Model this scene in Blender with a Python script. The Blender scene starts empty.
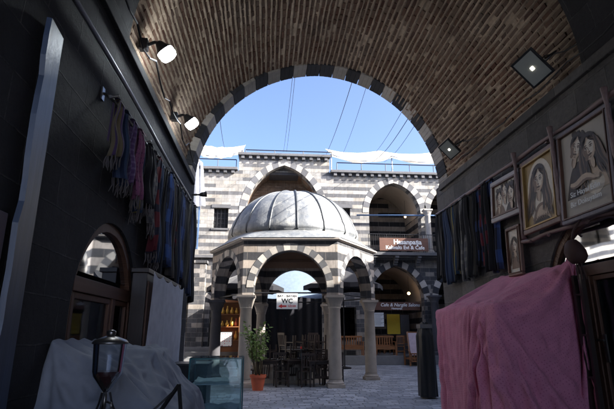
import bpy, bmesh, math, random
from mathutils import Vector, Matrix, noise as mnoise
PI = math.pi
R = math.radians
rng = random.Random(7)
scene = bpy.context.scene
col = scene.collection

# ------------------------------------------------------------ camera, sky, sun, exposure
cam_data = bpy.data.cameras.new('camera')
cam = bpy.data.objects.new('camera', cam_data)
col.objects.link(cam)
cam.location = (0, 0, 1.6)
cam.rotation_euler = (R(90 + 15.2), 0, -math.atan(41 / 487.0))
cam_data.sensor_width = 36.0
cam_data.lens = 36.0 * 470 / 614
cam_data.clip_start = 0.05
cam_data.clip_end = 3000
scene.camera = cam

SUN_EL, SUN_AZ = 31.0, 113.0          # azimuth from +Y towards +X: the sun stands over the right wing, slightly behind the viewer
world = bpy.data.worlds.new('World')
scene.world = world
world.use_nodes = True
wn = world.node_tree
for n in list(wn.nodes): wn.nodes.remove(n)
sky = wn.nodes.new('ShaderNodeTexSky')
sky.sky_type = 'NISHITA'
sky.sun_disc = False
sky.sun_elevation = R(SUN_EL)
sky.sun_rotation = R(SUN_AZ)
sky.air_density = 0.5
sky.dust_density = 3.0
sky.ozone_density = 3.0
bg = wn.nodes.new('ShaderNodeBackground')
bg.inputs['Strength'].default_value = 0.14
wo = wn.nodes.new('ShaderNodeOutputWorld')
wn.links.new(sky.outputs[0], bg.inputs[0])
wn.links.new(bg.outputs[0], wo.inputs[0])

sd = bpy.data.lights.new('sun', 'SUN')
sd.energy = 5.0
sd.angle = R(0.5)
sd.color = (1.0, 0.95, 0.88)
sun = bpy.data.objects.new('sun', sd)
col.objects.link(sun)
sv = Vector((math.sin(R(SUN_AZ)) * math.cos(R(SUN_EL)), math.cos(R(SUN_AZ)) * math.cos(R(SUN_EL)), math.sin(R(SUN_EL))))
sun.rotation_euler = sv.to_track_quat('Z', 'Y').to_euler()

scene.render.engine = 'CYCLES'
scene.cycles.use_denoising = True
scene.cycles.max_bounces = 10
scene.cycles.diffuse_bounces = 7
scene.cycles.glossy_bounces = 4
scene.cycles.transparent_max_bounces = 12
scene.cycles.sample_clamp_indirect = 8.0
scene.cycles.caustics_reflective = False
scene.cycles.caustics_refractive = False
scene.view_settings.view_transform = 'Standard'
scene.view_settings.look = 'None'
scene.view_settings.gamma = 1
scene.view_settings.use_curve_mapping = False
scene.view_settings.exposure = 2.1

# ------------------------------------------------------------ object helpers
def props(o, label=None, cat=None, group=None, kind=None):
    if label: o['label'] = label
    if cat: o['category'] = cat
    if group: o['group'] = group
    if kind: o['kind'] = kind
    return o

def thing(name, label, cat, loc=(0, 0, 0), rz=0, group=None):
    o = bpy.data.objects.new(name, None)
    o.empty_display_size = 0.2
    col.objects.link(o)
    o.location = loc
    o.rotation_euler = (0, 0, rz)
    return props(o, label, cat, group)

def nz(x, y=0.0, z=0.0): return mnoise.noise(Vector((x, y, z)))
def ridged(x, y, z=0.0, o=3):
    a = 0; w = 1.0
    for k in range(o):
        a += w * (1 - 2.2 * abs(nz(x * 2 ** k, y * 2 ** k, z + 7 * k))); w *= 0.5
    return a / 1.75

def crease(x, y, z=0.0, p=3):
    return max(0.0, 1 - 2.6 * abs(nz(x, y, z))) ** p

def copy_tree(o, parent=None):
    c = o.copy()
    col.objects.link(c)
    if parent is not None: c.parent = parent
    for ch in [k for k in bpy.data.objects if k.parent == o and k != c]:
        copy_tree(ch, c)
    return c

class MB:
    """collects geometry for one mesh; coordinates are those of the thing it belongs to"""
    def __init__(s):
        s.v = []; s.f = []; s.m = []; s.uv = {}; s.c = []
        s.col = 0.5
    def vert(s, p):
        s.v.append(tuple(p)); return len(s.v) - 1
    def face(s, idx, m=0, uv=None):
        s.f.append(list(idx)); s.m.append(m); s.c.append(s.col)
        if uv: s.uv[len(s.f) - 1] = uv
    def poly(s, pts, m=0, uv=None):
        s.face([s.vert(p) for p in pts], m, uv)
    def hexa(s, p, m=0):
        """p: 8 corners, bottom loop then top loop"""
        i = [s.vert(q) for q in p]
        for a in ((3, 2, 1, 0), (4, 5, 6, 7), (0, 1, 5, 4), (1, 2, 6, 5), (2, 3, 7, 6), (3, 0, 4, 7)):
            s.face([i[k] for k in a], m)
    def box(s, x0, x1, y0, y1, z0, z1, m=0, mat=None):
        p = [(x0, y0, z0), (x1, y0, z0), (x1, y1, z0), (x0, y1, z0), (x0, y0, z1), (x1, y0, z1), (x1, y1, z1), (x0, y1, z1)]
        if mat is not None: p = [mat @ Vector(q) for q in p]
        s.hexa(p, m)
    def bar(s, a, b, w, d, m=0, up=(0, 0, 1)):
        a = Vector(a); b = Vector(b); t = (b - a).normalized()
        u = t.cross(Vector(up))
        if u.length < 1e-4: u = t.cross(Vector((1, 0, 0)))
        u.normalize(); n = u.cross(t)
        u *= w / 2; n *= d / 2
        s.hexa([a - u - n, a + u - n, a + u + n, a - u + n, b - u - n, b + u - n, b + u + n, b - u + n], m)
    def tube(s, pts, r, n=8, m=0, cap=True):
        pts = [Vector(p) for p in pts]
        rs = r if isinstance(r, (list, tuple)) else [r] * len(pts)
        rings = []
        prev = None
        for k, p in enumerate(pts):
            t = (pts[min(k + 1, len(pts) - 1)] - pts[max(k - 1, 0)]).normalized()
            if prev is None:
                u = t.cross(Vector((0, 0, 1)))
                if u.length < 1e-3: u = t.cross(Vector((1, 0, 0)))
            else:
                u = prev - t * prev.dot(t)
            u.normalize(); prev = u
            w = t.cross(u)
            rings.append([s.vert(p + (u * math.cos(2 * PI * q / n) + w * math.sin(2 * PI * q / n)) * rs[k]) for q in range(n)])
        for a, b in zip(rings, rings[1:]):
            for q in range(n):
                s.face([a[q], a[(q + 1) % n], b[(q + 1) % n], b[q]], m)
        if cap:
            s.face(rings[0][::-1], m); s.face(rings[-1], m)
    def lathe(s, prof, c=(0, 0, 0), n=24, m=0, cap=True):
        rings = []
        for r, z in prof:
            rings.append([s.vert((c[0] + r * math.cos(2 * PI * q / n), c[1] + r * math.sin(2 * PI * q / n), c[2] + z)) for q in range(n)])
        for a, b in zip(rings, rings[1:]):
            for q in range(n):
                s.face([a[q], a[(q + 1) % n], b[(q + 1) % n], b[q]], m)
        if cap:
            s.face(rings[0][::-1], m); s.face(rings[-1], m)
    def grid(s, fn, nu, nv, m=0):
        g = [[s.vert(fn(i / nu, j / nv)) for j in range(nv + 1)] for i in range(nu + 1)]
        for i in range(nu):
            for j in range(nv):
                s.face([g[i][j], g[i + 1][j], g[i + 1][j + 1], g[i][j + 1]], m,
                       [(i / nu, j / nv), ((i + 1) / nu, j / nv), ((i + 1) / nu, (j + 1) / nv), (i / nu, (j + 1) / nv)])
    def ico(s, c, r, m=0, sq=(1, 1, 1)):
        bm = bmesh.new()
        bmesh.ops.create_icosphere(bm, subdivisions=2, radius=1)
        base = len(s.v)
        for v in bm.verts: s.v.append((c[0] + v.co.x * r * sq[0], c[1] + v.co.y * r * sq[1], c[2] + v.co.z * r * sq[2]))
        for f in bm.faces: s.face([base + v.index for v in f.verts], m)
        bm.free()
    def mesh_in(s, other, mat=None, m=0):
        base = len(s.v)
        for v in other.v: s.v.append(tuple(mat @ Vector(v)) if mat is not None else v)
        for k, f in enumerate(other.f): s.face([base + i for i in f], other.m[k] + m)
    def build(s, name, mats, parent=None, smooth=False, origin=None, bevel=0, label=None, ngonuv=True, sub=0, fixn=True):
        me = bpy.data.meshes.new(name)
        o0 = Vector(origin) if origin is not None else Vector((0, 0, 0))
        me.from_pydata([tuple(Vector(v) - o0) for v in s.v], [], s.f)
        if not isinstance(mats, (list, tuple)): mats = [mats]
        for mm in mats: me.materials.append(mm)
        for p, mi in zip(me.polygons, s.m):
            p.material_index = mi; p.use_smooth = smooth
        ul = me.uv_layers.new(name='UVMap')
        at = me.attributes.new('rnd', 'FLOAT', 'FACE')
        for p in me.polygons:
            at.data[p.index].value = s.c[p.index]
            n = p.normal
            if p.index in s.uv:
                for li, q in zip(p.loop_indices, s.uv[p.index]): ul.data[li].uv = q
                continue
            for li in p.loop_indices:
                v = Vector(s.v[me.loops[li].vertex_index])
                if abs(n.z) > 0.8: ul.data[li].uv = (v.x, v.y)
                else:
                    t = Vector((-n.y, n.x, 0)); t.normalize()
                    if abs(t.x) > 0.95: t = Vector((1, 0, 0))
                    elif abs(t.y) > 0.95: t = Vector((0, 1, 0))
                    ul.data[li].uv = (v.dot(t), v.z)
        if fixn:
            bm = bmesh.new(); bm.from_mesh(me)
            bmesh.ops.recalc_face_normals(bm, faces=bm.faces)
            bm.to_mesh(me); bm.free()
        o = bpy.data.objects.new(name, me)
        col.objects.link(o)
        if parent is not None: o.parent = parent
        elif origin is not None: o.location = origin
        if bevel:
            b = o.modifiers.new('bevel', 'BEVEL'); b.width = bevel; b.segments = 2; b.limit_method = 'ANGLE'
        if sub:
            b = o.modifiers.new('sub', 'SUBSURF'); b.levels = sub; b.render_levels = sub
        if label: o['label'] = label
        return o

def pointed(c, w, zs, za, n=14):
    """outline of a two-centred arch from left spring over the apex to right spring, in (x, z)"""
    h = za - zs
    r = (w * w + h * h) / (2 * w)
    a = math.acos(max(-1, min(1, (r - w) / r)))
    L = [(c + (r - w) - r * math.cos(a * k / n), zs + r * math.sin(a * k / n)) for k in range(n + 1)]
    return L + [(2 * c - x, z) for x, z in L[-2::-1]]

def ring_blocks(mb, c, w, zs, za, t, ya, yb, per_side, fn, first=0, gap=0.006):
    """voussoirs of alternating stone; fn maps (x, depth, z) to 3D"""
    h = za - zs
    r = (w * w + h * h) / (2 * w)
    off = r - w
    a0 = math.acos(max(-1, min(1, off / r))); a1 = math.acos(max(-1, min(1, off / (r + t))))
    for sgn in (-1, 1):
        for k in range(per_side):
            sub = 3
            u0 = k / per_side; u1 = (k + 1) / per_side
            g = gap / (a0 * r)
            for q in range(sub):
                v0 = u0 + (u1 - u0) * q / sub + (g / 2 if q == 0 else 0); v1 = u0 + (u1 - u0) * (q + 1) / sub - (g / 2 if q == sub - 1 else 0)
                P = []
                for dep in (ya, yb):
                    for rr, aa, v in ((r, a0, v0), (r + t, a1, v0), (r + t, a1, v1), (r, a0, v1)):
                        x = off - rr * math.cos(aa * v); z = rr * math.sin(aa * v)
                        x = c + (x if sgn < 0 else -x)
                        P.append(fn(x, dep, zs + z))
                mb.col = rng.random() if q == 0 else mb.col
                mb.hexa(P, (k + first) % 2)

def fill2d(outer, holes, depth):
    """triangulated slab with holes; returns (verts (x, z, d), faces)"""
    cu = bpy.data.curves.new('tmp', 'CURVE')
    cu.dimensions = '2D'; cu.fill_mode = 'BOTH'; cu.extrude = depth / 2
    for loop in [outer] + holes:
        sp = cu.splines.new('POLY'); sp.points.add(len(loop) - 1)
        for p, q in zip(sp.points, loop): p.co = (q[0], q[1], 0, 1)
        sp.use_cyclic_u = True
    ob = bpy.data.objects.new('tmp', cu)
    col.objects.link(ob)
    bpy.context.view_layer.update()
    me = bpy.data.meshes.new_from_object(ob.evaluated_get(bpy.context.evaluated_depsgraph_get()))
    vs = [tuple(v.co) for v in me.vertices]; fs = [tuple(p.vertices) for p in me.polygons]
    bpy.data.objects.remove(ob); bpy.data.curves.remove(cu); bpy.data.meshes.remove(me)
    return vs, fs

def slab(mb, outer, holes, depth, fn, m=0):
    vs, fs = fill2d(outer, holes, depth)
    b = len(mb.v)
    for v in vs: mb.v.append(tuple(fn(v[0], v[2] + depth / 2, v[1])))
    for f in fs: mb.face([b + i for i in f], m)

def text_mesh(body, size, fn, extrude=0.004, align='CENTER', bold=0.0, shear=0.0):
    cu = bpy.data.curves.new('tmp', 'FONT')
    cu.body = body; cu.size = size; cu.extrude = extrude; cu.align_x = align; cu.align_y = 'CENTER'; cu.offset = bold; cu.shear = shear
    cu.resolution_u = 3
    ob = bpy.data.objects.new('tmp', cu); col.objects.link(ob)
    bpy.context.view_layer.update()
    me = bpy.data.meshes.new_from_object(ob.evaluated_get(bpy.context.evaluated_depsgraph_get()))
    mb = MB()
    for v in me.vertices: mb.v.append(tuple(fn(v.co.x, v.co.y, v.co.z)))
    for p in me.polygons: mb.face(list(p.vertices))
    bpy.data.objects.remove(ob); bpy.data.curves.remove(cu); bpy.data.meshes.remove(me)
    return mb

def sim_cloth(fn, nu, nv, boxes, pins, frames, stiff=0.5, quality=8, keep=None):
    """lets a sheet fall over boxes and returns its vertices"""
    vs=[fn(i/nu,j/nv) for i in range(nu+1) for j in range(nv+1)]
    fs=[(i*(nv+1)+j,(i+1)*(nv+1)+j,(i+1)*(nv+1)+j+1,i*(nv+1)+j+1) for i in range(nu) for j in range(nv)]
    me=bpy.data.meshes.new('tmp'); me.from_pydata(vs,[],fs); me.update()
    ob=bpy.data.objects.new('tmp',me); col.objects.link(ob)
    cols=[]
    for b in boxes:
        bm=bmesh.new(); bmesh.ops.create_cube(bm,size=1)
        for v in bm.verts: v.co=Vector([ (b[2*k]+b[2*k+1])/2+v.co[k]*(b[2*k+1]-b[2*k]) for k in range(3)])
        bmesh.ops.bevel(bm,geom=bm.edges[:],offset=0.02,segments=2,affect='EDGES')
        m=bpy.data.meshes.new('tmpc'); bm.to_mesh(m); bm.free()
        o=bpy.data.objects.new('tmpc',m); col.objects.link(o); cm=o.modifiers.new('c','COLLISION'); o.collision.thickness_outer=0.008; o.collision.cloth_friction=15
        cols.append(o)
    if pins:
        vg=ob.vertex_groups.new(name='pin'); vg.add(pins,1.0,'REPLACE')
    cl=ob.modifiers.new('cloth','CLOTH'); st=cl.settings
    st.quality=quality; st.mass=0.25; st.tension_stiffness=25; st.compression_stiffness=25; st.shear_stiffness=12; st.bending_stiffness=stiff; st.air_damping=2
    if pins: st.vertex_group_mass='pin'
    cl.collision_settings.collision_quality=3; cl.collision_settings.distance_min=0.006; cl.collision_settings.use_self_collision=False
    cl.point_cache.frame_start=1; cl.point_cache.frame_end=frames+2
    scene.frame_start=1; scene.frame_end=frames+2
    for f in range(1,frames+1): scene.frame_set(f)
    me2=bpy.data.meshes.new_from_object(ob.evaluated_get(bpy.context.evaluated_depsgraph_get()))
    out=[tuple(v.co) for v in me2.vertices]
    for o in [ob]+cols: bpy.data.objects.remove(o)
    scene.frame_set(1)
    return out,fs

def sim_build(name, mat, res, nu, nv, origin):
    mb = MB(); vs, fs = res
    mb.v = [tuple(p) for p in vs]
    for k, f_ in enumerate(fs):
        i, j = divmod(k, nv)
        mb.face(f_, 0, [(i / nu, j / nv), ((i + 1) / nu, j / nv), ((i + 1) / nu, (j + 1) / nv), (i / nu, (j + 1) / nv)])
    o = mb.build(name, mat, smooth=True, origin=origin, fixn=False, sub=1)
    m_ = o.modifiers.new('sol', 'SOLIDIFY'); m_.thickness = 0.003
    return o

# ------------------------------------------------------------ materials
class NT:
    def __init__(s, name):
        s.mat = bpy.data.materials.new(name); s.mat.use_nodes = True
        s.t = s.mat.node_tree
        for n in list(s.t.nodes): s.t.nodes.remove(n)
        s.out = s.n('ShaderNodeOutputMaterial')
        s.b = s.n('ShaderNodeBsdfPrincipled')
        s.l(s.b.outputs[0], s.out.inputs['Surface'])
    def n(s, t, **k):
        x = s.t.nodes.new(t)
        for a, b in k.items(): setattr(x, a, b)
        return x
    def l(s, a, b): s.t.links.new(a, b)
    def val(s, node, key, v):
        if isinstance(v, (int, float, tuple)): node.inputs[key].default_value = v
        else: s.l(v, node.inputs[key])
    def math(s, op, a, b=0.0, c=None, clamp=False):
        x = s.n('ShaderNodeMath', operation=op); x.use_clamp = clamp
        s.val(x, 0, a); s.val(x, 1, b)
        if c is not None: s.val(x, 2, c)
        return x.outputs[0]
    def mix(s, f, a, b, mode='MIX'):
        x = s.n('ShaderNodeMix'); x.data_type = 'RGBA'; x.blend_type = mode
        s.val(x, 0, f)
        for k, v in ((6, a), (7, b)):
            if isinstance(v, tuple) and len(v) == 3: v = v + (1,)
            s.val(x, k, v)
        return x.outputs[2]
    def ramp(s, f, stops):
        x = s.n('ShaderNodeValToRGB')
        e = x.color_ramp.elements
        while len(e) < len(stops): e.new(0.5)
        for q, (p, c) in zip(e, stops):
            q.position = p; q.color = (c, c, c, 1) if isinstance(c, (int, float)) else tuple(c) + (1,)
        s.l(f, x.inputs[0])
        return x.outputs[0]
    def coord(s, kind='Object'):
        if not hasattr(s, 'tc'): s.tc = s.n('ShaderNodeTexCoord')
        return s.tc.outputs[kind]
    def noise(s, vec, scale, detail=5, rough=0.6, out=0, stretch=None):
        if stretch:
            mp = s.n('ShaderNodeMapping'); mp.inputs['Scale'].default_value = stretch
            s.l(vec, mp.inputs[0]); vec = mp.outputs[0]
        x = s.n('ShaderNodeTexNoise'); x.inputs['Scale'].default_value = scale
        x.inputs['Detail'].default_value = detail; x.inputs['Roughness'].default_value = rough
        s.l(vec, x.inputs['Vector'])
        return x.outputs[out]
    def attr(s, name):
        return s.n('ShaderNodeAttribute', attribute_name=name).outputs['Fac']
    def bump(s, h, strength=0.5, dist=0.02):
        x = s.n('ShaderNodeBump'); x.inputs['Strength'].default_value = strength; x.inputs['Distance'].default_value = dist
        s.l(h, x.inputs['Height']); s.l(x.outputs[0], s.b.inputs['Normal'])
    def base(s, c, rough=0.8, metal=0.0, spec=None):
        if isinstance(c, tuple): s.b.inputs['Base Color'].default_value = c + (1,)
        else: s.l(c, s.b.inputs['Base Color'])
        s.val(s.b, 'Roughness', rough)
        s.b.inputs['Metallic'].default_value = metal
        if spec is not None: s.b.inputs['Specular IOR Level'].default_value = spec

def m_courses(name, course, width, dark, light, p_light=0.22, mortar=(0.28, 0.26, 0.24), stain=0.5, ratio=1.0, all_mix=None):
    """courses of cut stone: alternating dark and pale rows, each block with its own tone"""
    k = NT(name)
    uv = k.coord('UV')
    wob = k.noise(uv, 2.2, 3, 0.5, out=1)
    jit = k.n('ShaderNodeVectorMath', operation='MULTIPLY_ADD')
    k.l(wob, jit.inputs[0]); jit.inputs[1].default_value = (0.05, 0.03, 0); k.l(uv, jit.inputs[2])
    uvj = jit.outputs[0]
    br = k.n('ShaderNodeTexBrick')
    br.inputs['Scale'].default_value = 1.0; br.inputs['Brick Width'].default_value = width; br.inputs['Row Height'].default_value = course
    br.inputs['Mortar Size'].default_value = 0.008; br.inputs['Mortar Smooth'].default_value = 0.3
    br.inputs['Color1'].default_value = (0, 0, 0, 1); br.inputs['Color2'].default_value = (1, 1, 1, 1); br.inputs['Mortar'].default_value = (0.5, 0.5, 0.5, 1)
    k.l(uvj, br.inputs['Vector'])
    rnd = br.outputs['Color']
    sp = k.n('ShaderNodeSeparateXYZ'); k.l(uvj, sp.inputs[0])
    row = k.math('FLOOR', k.math('DIVIDE', sp.outputs[1], course))
    par = k.math('MODULO', k.math('ABSOLUTE', row), 2.0)
    r = k.n('ShaderNodeRGBToBW'); k.l(rnd, r.inputs[0]); r = r.outputs[0]
    if all_mix is None:
        isdark = k.math('MULTIPLY', k.math('GREATER_THAN', par, 0.5), k.math('GREATER_THAN', r, p_light))
    else:
        isdark = k.math('GREATER_THAN', r, all_mix)
    n1 = k.noise(uv, 9, 8, 0.72)
    n2 = k.noise(uv, 1.1, 5, 0.65)
    v = k.math('MULTIPLY_ADD', r, 0.35, 0.55)
    v = k.math('MULTIPLY_ADD', n1, 0.5, v)
    cd = k.mix(1.0, tuple(dark), v, 'MULTIPLY')
    warm = k.mix(k.math('FRACT', k.math('MULTIPLY', r, 7.3)), tuple(light), (light[0] * 0.92, light[1] * 0.86, light[2] * 0.78))
    cl = k.mix(1.0, warm, v, 'MULTIPLY')
    c = k.mix(isdark, cl, cd)
    c = k.mix(br.outputs['Fac'], c, tuple(mortar))
    st = k.ramp(n2, [(0.35, 1 - stain), (0.62, 1.0)])
    c = k.mix(1.0, c, st, 'MULTIPLY')
    strk = k.ramp(k.noise(uv, 3, 5, 0.7, stretch=(3.0, 0.35, 1)), [(0.35, 0.72), (0.6, 1.0)])
    c = k.mix(1.0, c, strk, 'MULTIPLY')
    k.base(c, 0.88, spec=0.25)
    h = k.math('SUBTRACT', k.math('MULTIPLY', n1, 0.5), k.math('MULTIPLY', br.outputs['Fac'], 0.8))
    h = k.math('MULTIPLY_ADD', r, 0.4, h)
    k.bump(h, 0.8, 0.02)
    return k.mat

def m_stone(name, c, var=0.5, scale=8, rough=0.85, bump=0.5, useattr=True):
    k = NT(name)
    o = k.coord('Object')
    n1 = k.noise(o, scale, 8, 0.7); n2 = k.noise(o, scale * 0.18, 4, 0.6)
    v = k.math('MULTIPLY_ADD', n1, var, 1 - var * 0.6)
    v = k.math('MULTIPLY', v, k.math('MULTIPLY_ADD', n2, 0.7, 0.65))
    if useattr: v = k.math('MULTIPLY', v, k.math('MULTIPLY_ADD', k.attr('rnd'), 0.5, 0.75))
    k.base(k.mix(1.0, tuple(c), v, 'MULTIPLY'), rough, spec=0.3)
    k.bump(n1, bump, 0.015)
    return k.mat

def m_plain(name, c, rough=0.5, metal=0.0, var=0.25, scale=12, bump=0.0, emit=None, alpha=None):
    k = NT(name)
    n = k.noise(k.coord('Object'), scale, 5, 0.6)
    k.base(k.mix(1.0, tuple(c), k.math('MULTIPLY_ADD', n, var * 2, 1 - var), 'MULTIPLY'), k.math('MULTIPLY_ADD', n, 0.2, rough - 0.1), metal)
    if bump: k.bump(n, bump, 0.01)
    if emit:
        k.b.inputs['Emission Color'].default_value = emit[0] + (1,); k.b.inputs['Emission Strength'].default_value = emit[1]
    return k.mat

def m_wood(name, c, rough=0.55, axis=2):
    k = NT(name)
    st = [14, 14, 14]; st[axis] = 1.2
    o = k.coord('Object')
    n = k.noise(o, 1.5, 7, 0.65, stretch=tuple(st))
    n2 = k.noise(o, 1.3, 3, 0.5)
    v = k.math('MULTIPLY', k.math('MULTIPLY_ADD', n, 0.9, 0.5), k.math('MULTIPLY_ADD', n2, 0.6, 0.7))
    k.base(k.mix(1.0, tuple(c), v, 'MULTIPLY'), rough)
    k.bump(n, 0.3, 0.006)
    return k.mat

def m_fabric(name, c, c2=None, mode=None, rough=0.9, transl=0.0, freq=60):
    k = NT(name)
    uv = k.coord('UV'); o = k.coord('Object')
    col_ = tuple(c)
    n = k.noise(o, 7, 4, 0.6)
    if c2 is not None:
        sp = k.n('ShaderNodeSeparateXYZ'); k.l(uv, sp.inputs[0])
        if mode == 'stripes':
            w = k.math('SINE', k.math('MULTIPLY', sp.outputs[0], freq)); f = k.math('GREATER_THAN', w, 0.15)
        elif mode == 'bands':
            w = k.math('SINE', k.math('MULTIPLY', sp.outputs[1], freq)); f = k.math('GREATER_THAN', w, 0.5)
        elif mode == 'plaid':
            a = k.math('GREATER_THAN', k.math('SINE', k.math('MULTIPLY', sp.outputs[0], freq)), 0.4)
            b = k.math('GREATER_THAN', k.math('SINE', k.math('MULTIPLY', sp.outputs[1], freq * 1.5)), 0.4)
            f = k.math('MULTIPLY', k.math('ADD', a, b), 0.5)
        else:   # dots
            vo = k.n('ShaderNodeTexVoronoi'); vo.inputs['Scale'].default_value = freq; vo.inputs['Randomness'].default_value = 0.25
            k.l(uv, vo.inputs['Vector'])
            f = k.math('LESS_THAN', vo.outputs['Distance'], 0.22)
        col_ = k.mix(f, tuple(c), tuple(c2))
    cc = k.mix(1.0, col_, k.math('MULTIPLY_ADD', n, 0.5, 0.72), 'MULTIPLY')
    k.base(cc, rough, spec=0.15)
    k.b.inputs['Sheen Weight'].default_value = 0.15
    wv = k.noise(uv, 260, 2, 0.5)
    k.bump(k.math('ADD', k.math('MULTIPLY', wv, 0.15), k.noise(o, 11, 4, 0.6)), 0.25, 0.02)
    if transl:
        tr = k.n('ShaderNodeBsdfTranslucent'); k.l(cc, tr.inputs[0])
        mx = k.n('ShaderNodeMixShader'); mx.inputs[0].default_value = transl
        k.l(k.b.outputs[0], mx.inputs[1]); k.l(tr.outputs[0], mx.inputs[2]); k.l(mx.outputs[0], k.out.inputs['Surface'])
    return k.mat

def m_glass(name, tint=(0.85, 0.9, 0.92), rough=0.03, refl=0.12, dirt=0.05, dirtc=(0.3, 0.35, 0.4)):
    k = NT(name)
    k.t.nodes.remove(k.b)
    tr = k.n('ShaderNodeBsdfTransparent'); tr.inputs[0].default_value = tint + (1,)
    gl = k.n('ShaderNodeBsdfGlossy'); gl.inputs[0].default_value = (0.5, 0.54, 0.6, 1); gl.inputs['Roughness'].default_value = rough
    df = k.n('ShaderNodeBsdfDiffuse'); df.inputs[0].default_value = dirtc + (1,)
    fr = k.n('ShaderNodeFresnel'); fr.inputs[0].default_value = 1.5
    f = k.math('ADD', fr.outputs[0], refl, clamp=True)
    n = k.noise(k.coord('Object'), 3, 5, 0.7)
    bp = k.n('ShaderNodeBump'); bp.inputs['Strength'].default_value = 0.05; bp.inputs['Distance'].default_value = 0.02
    k.l(k.noise(k.coord('Object'), 2, 1, 0.5), bp.inputs['Height']); k.l(bp.outputs[0], gl.inputs['Normal'])
    m1 = k.n('ShaderNodeMixShader'); k.l(f, m1.inputs[0]); k.l(tr.outputs[0], m1.inputs[1]); k.l(gl.outputs[0], m1.inputs[2])
    m2 = k.n('ShaderNodeMixShader'); k.l(k.math('MULTIPLY', n, dirt * 2), m2.inputs[0])
    k.l(m1.outputs[0], m2.inputs[1]); k.l(df.outputs[0], m2.inputs[2]); k.l(m2.outputs[0], k.out.inputs['Surface'])
    return k.mat

def m_vaultbrick():
    k = NT('vault_brick')
    o = k.coord('Object'); r = k.attr('rnd')
    c = k.ramp(r, [(0.0, (0.1, 0.045, 0.032)), (0.35, (0.16, 0.08, 0.052)), (0.7, (0.2, 0.115, 0.078)), (1.0, (0.25, 0.17, 0.12))])
    n = k.noise(o, 16, 8, 0.75)
    big = k.ramp(k.noise(o, 0.55, 5, 0.6), [(0.38, 0.6), (0.62, 1.1)])
    c = k.mix(1.0, c, k.math('MULTIPLY_ADD', n, 1.0, 0.45), 'MULTIPLY')
    soot = k.mix(k.ramp(k.noise(o, 0.9, 6, 0.65), [(0.38, 0.7), (0.6, 0.0)]), c, (0.16, 0.125, 0.1))
    c = k.mix(1.0, soot, big, 'MULTIPLY')
    k.base(c, 0.92, spec=0.2)
    k.bump(n, 0.9, 0.02)
    return k.mat

def m_vaultmortar():
    k = NT('vault_mortar')
    o = k.coord('Object')
    n = k.noise(o, 22, 8, 0.75); big = k.ramp(k.noise(o, 0.8, 6, 0.65), [(0.36, 0.6), (0.62, 1.05)])
    c = k.mix(k.ramp(k.noise(o, 5, 5, 0.7), [(0.35, 0.0), (0.7, 1.0)]), (0.44, 0.33, 0.24), (0.66, 0.52, 0.39))
    c = k.mix(1.0, c, k.math('MULTIPLY_ADD', n, 0.9, 0.45), 'MULTIPLY')
    c = k.mix(1.0, c, big, 'MULTIPLY')
    k.base(c, 0.95, spec=0.15)
    k.bump(n, 1.0, 0.03)
    return k.mat

def m_basalt(name, c, course=0.31, width=0.52, mortar=(0.16, 0.15, 0.14), msize=0.012, crack=0.5):
    k = NT(name)
    uv = k.coord('UV')
    wob = k.noise(uv, 1.6, 3, 0.5, out=1)
    jit = k.n('ShaderNodeVectorMath', operation='MULTIPLY_ADD')
    k.l(wob, jit.inputs[0]); jit.inputs[1].default_value = (0.06, 0.05, 0); k.l(uv, jit.inputs[2])
    uvj = jit.outputs[0]
    br = k.n('ShaderNodeTexBrick')
    br.inputs['Scale'].default_value = 1.0; br.inputs['Brick Width'].default_value = width; br.inputs['Row Height'].default_value = course
    br.inputs['Mortar Size'].default_value = msize; br.inputs['Mortar Smooth'].default_value = 0.5
    br.inputs['Color1'].default_value = (0, 0, 0, 1); br.inputs['Color2'].default_value = (1, 1, 1, 1); br.inputs['Mortar'].default_value = (0.5, 0.5, 0.5, 1)
    k.l(uvj, br.inputs['Vector'])
    r = k.n('ShaderNodeRGBToBW'); k.l(br.outputs['Color'], r.inputs[0]); r = r.outputs[0]
    n1 = k.noise(uv, 14, 9, 0.78); n2 = k.noise(uv, 2.0, 5, 0.7)
    v = k.math('MULTIPLY', k.math('MULTIPLY_ADD', n1, 1.3, 0.2), k.math('MULTIPLY_ADD', r, 0.7, 0.6))
    v = k.math('MULTIPLY', v, k.math('MULTIPLY_ADD', n2, 1.0, 0.5))
    c0 = k.mix(1.0, tuple(c), v, 'MULTIPLY')
    pat = k.ramp(k.noise(uv, 3.2, 6, 0.75), [(0.44, 0.0), (0.62, 1.0)])
    c1 = k.mix(k.math('MULTIPLY', br.outputs['Fac'], k.math('MULTIPLY_ADD', pat, 0.75, 0.02)), c0, tuple(mortar))
    sp = k.ramp(k.noise(uv, 30, 6, 0.8), [(0.66, 0.0), (0.74, crack)])
    c1 = k.mix(sp, c1, (mortar[0] * 0.8, mortar[1] * 0.8, mortar[2] * 0.8))
    k.base(c1, 0.75, spec=0.35)
    h = k.math('SUBTRACT', k.math('MULTIPLY', n1, 0.8), k.math('MULTIPLY', br.outputs['Fac'], 1.0))
    k.bump(k.math('MULTIPLY_ADD', r, 0.5, h), 1.0, 0.025)
    return k.mat

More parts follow.
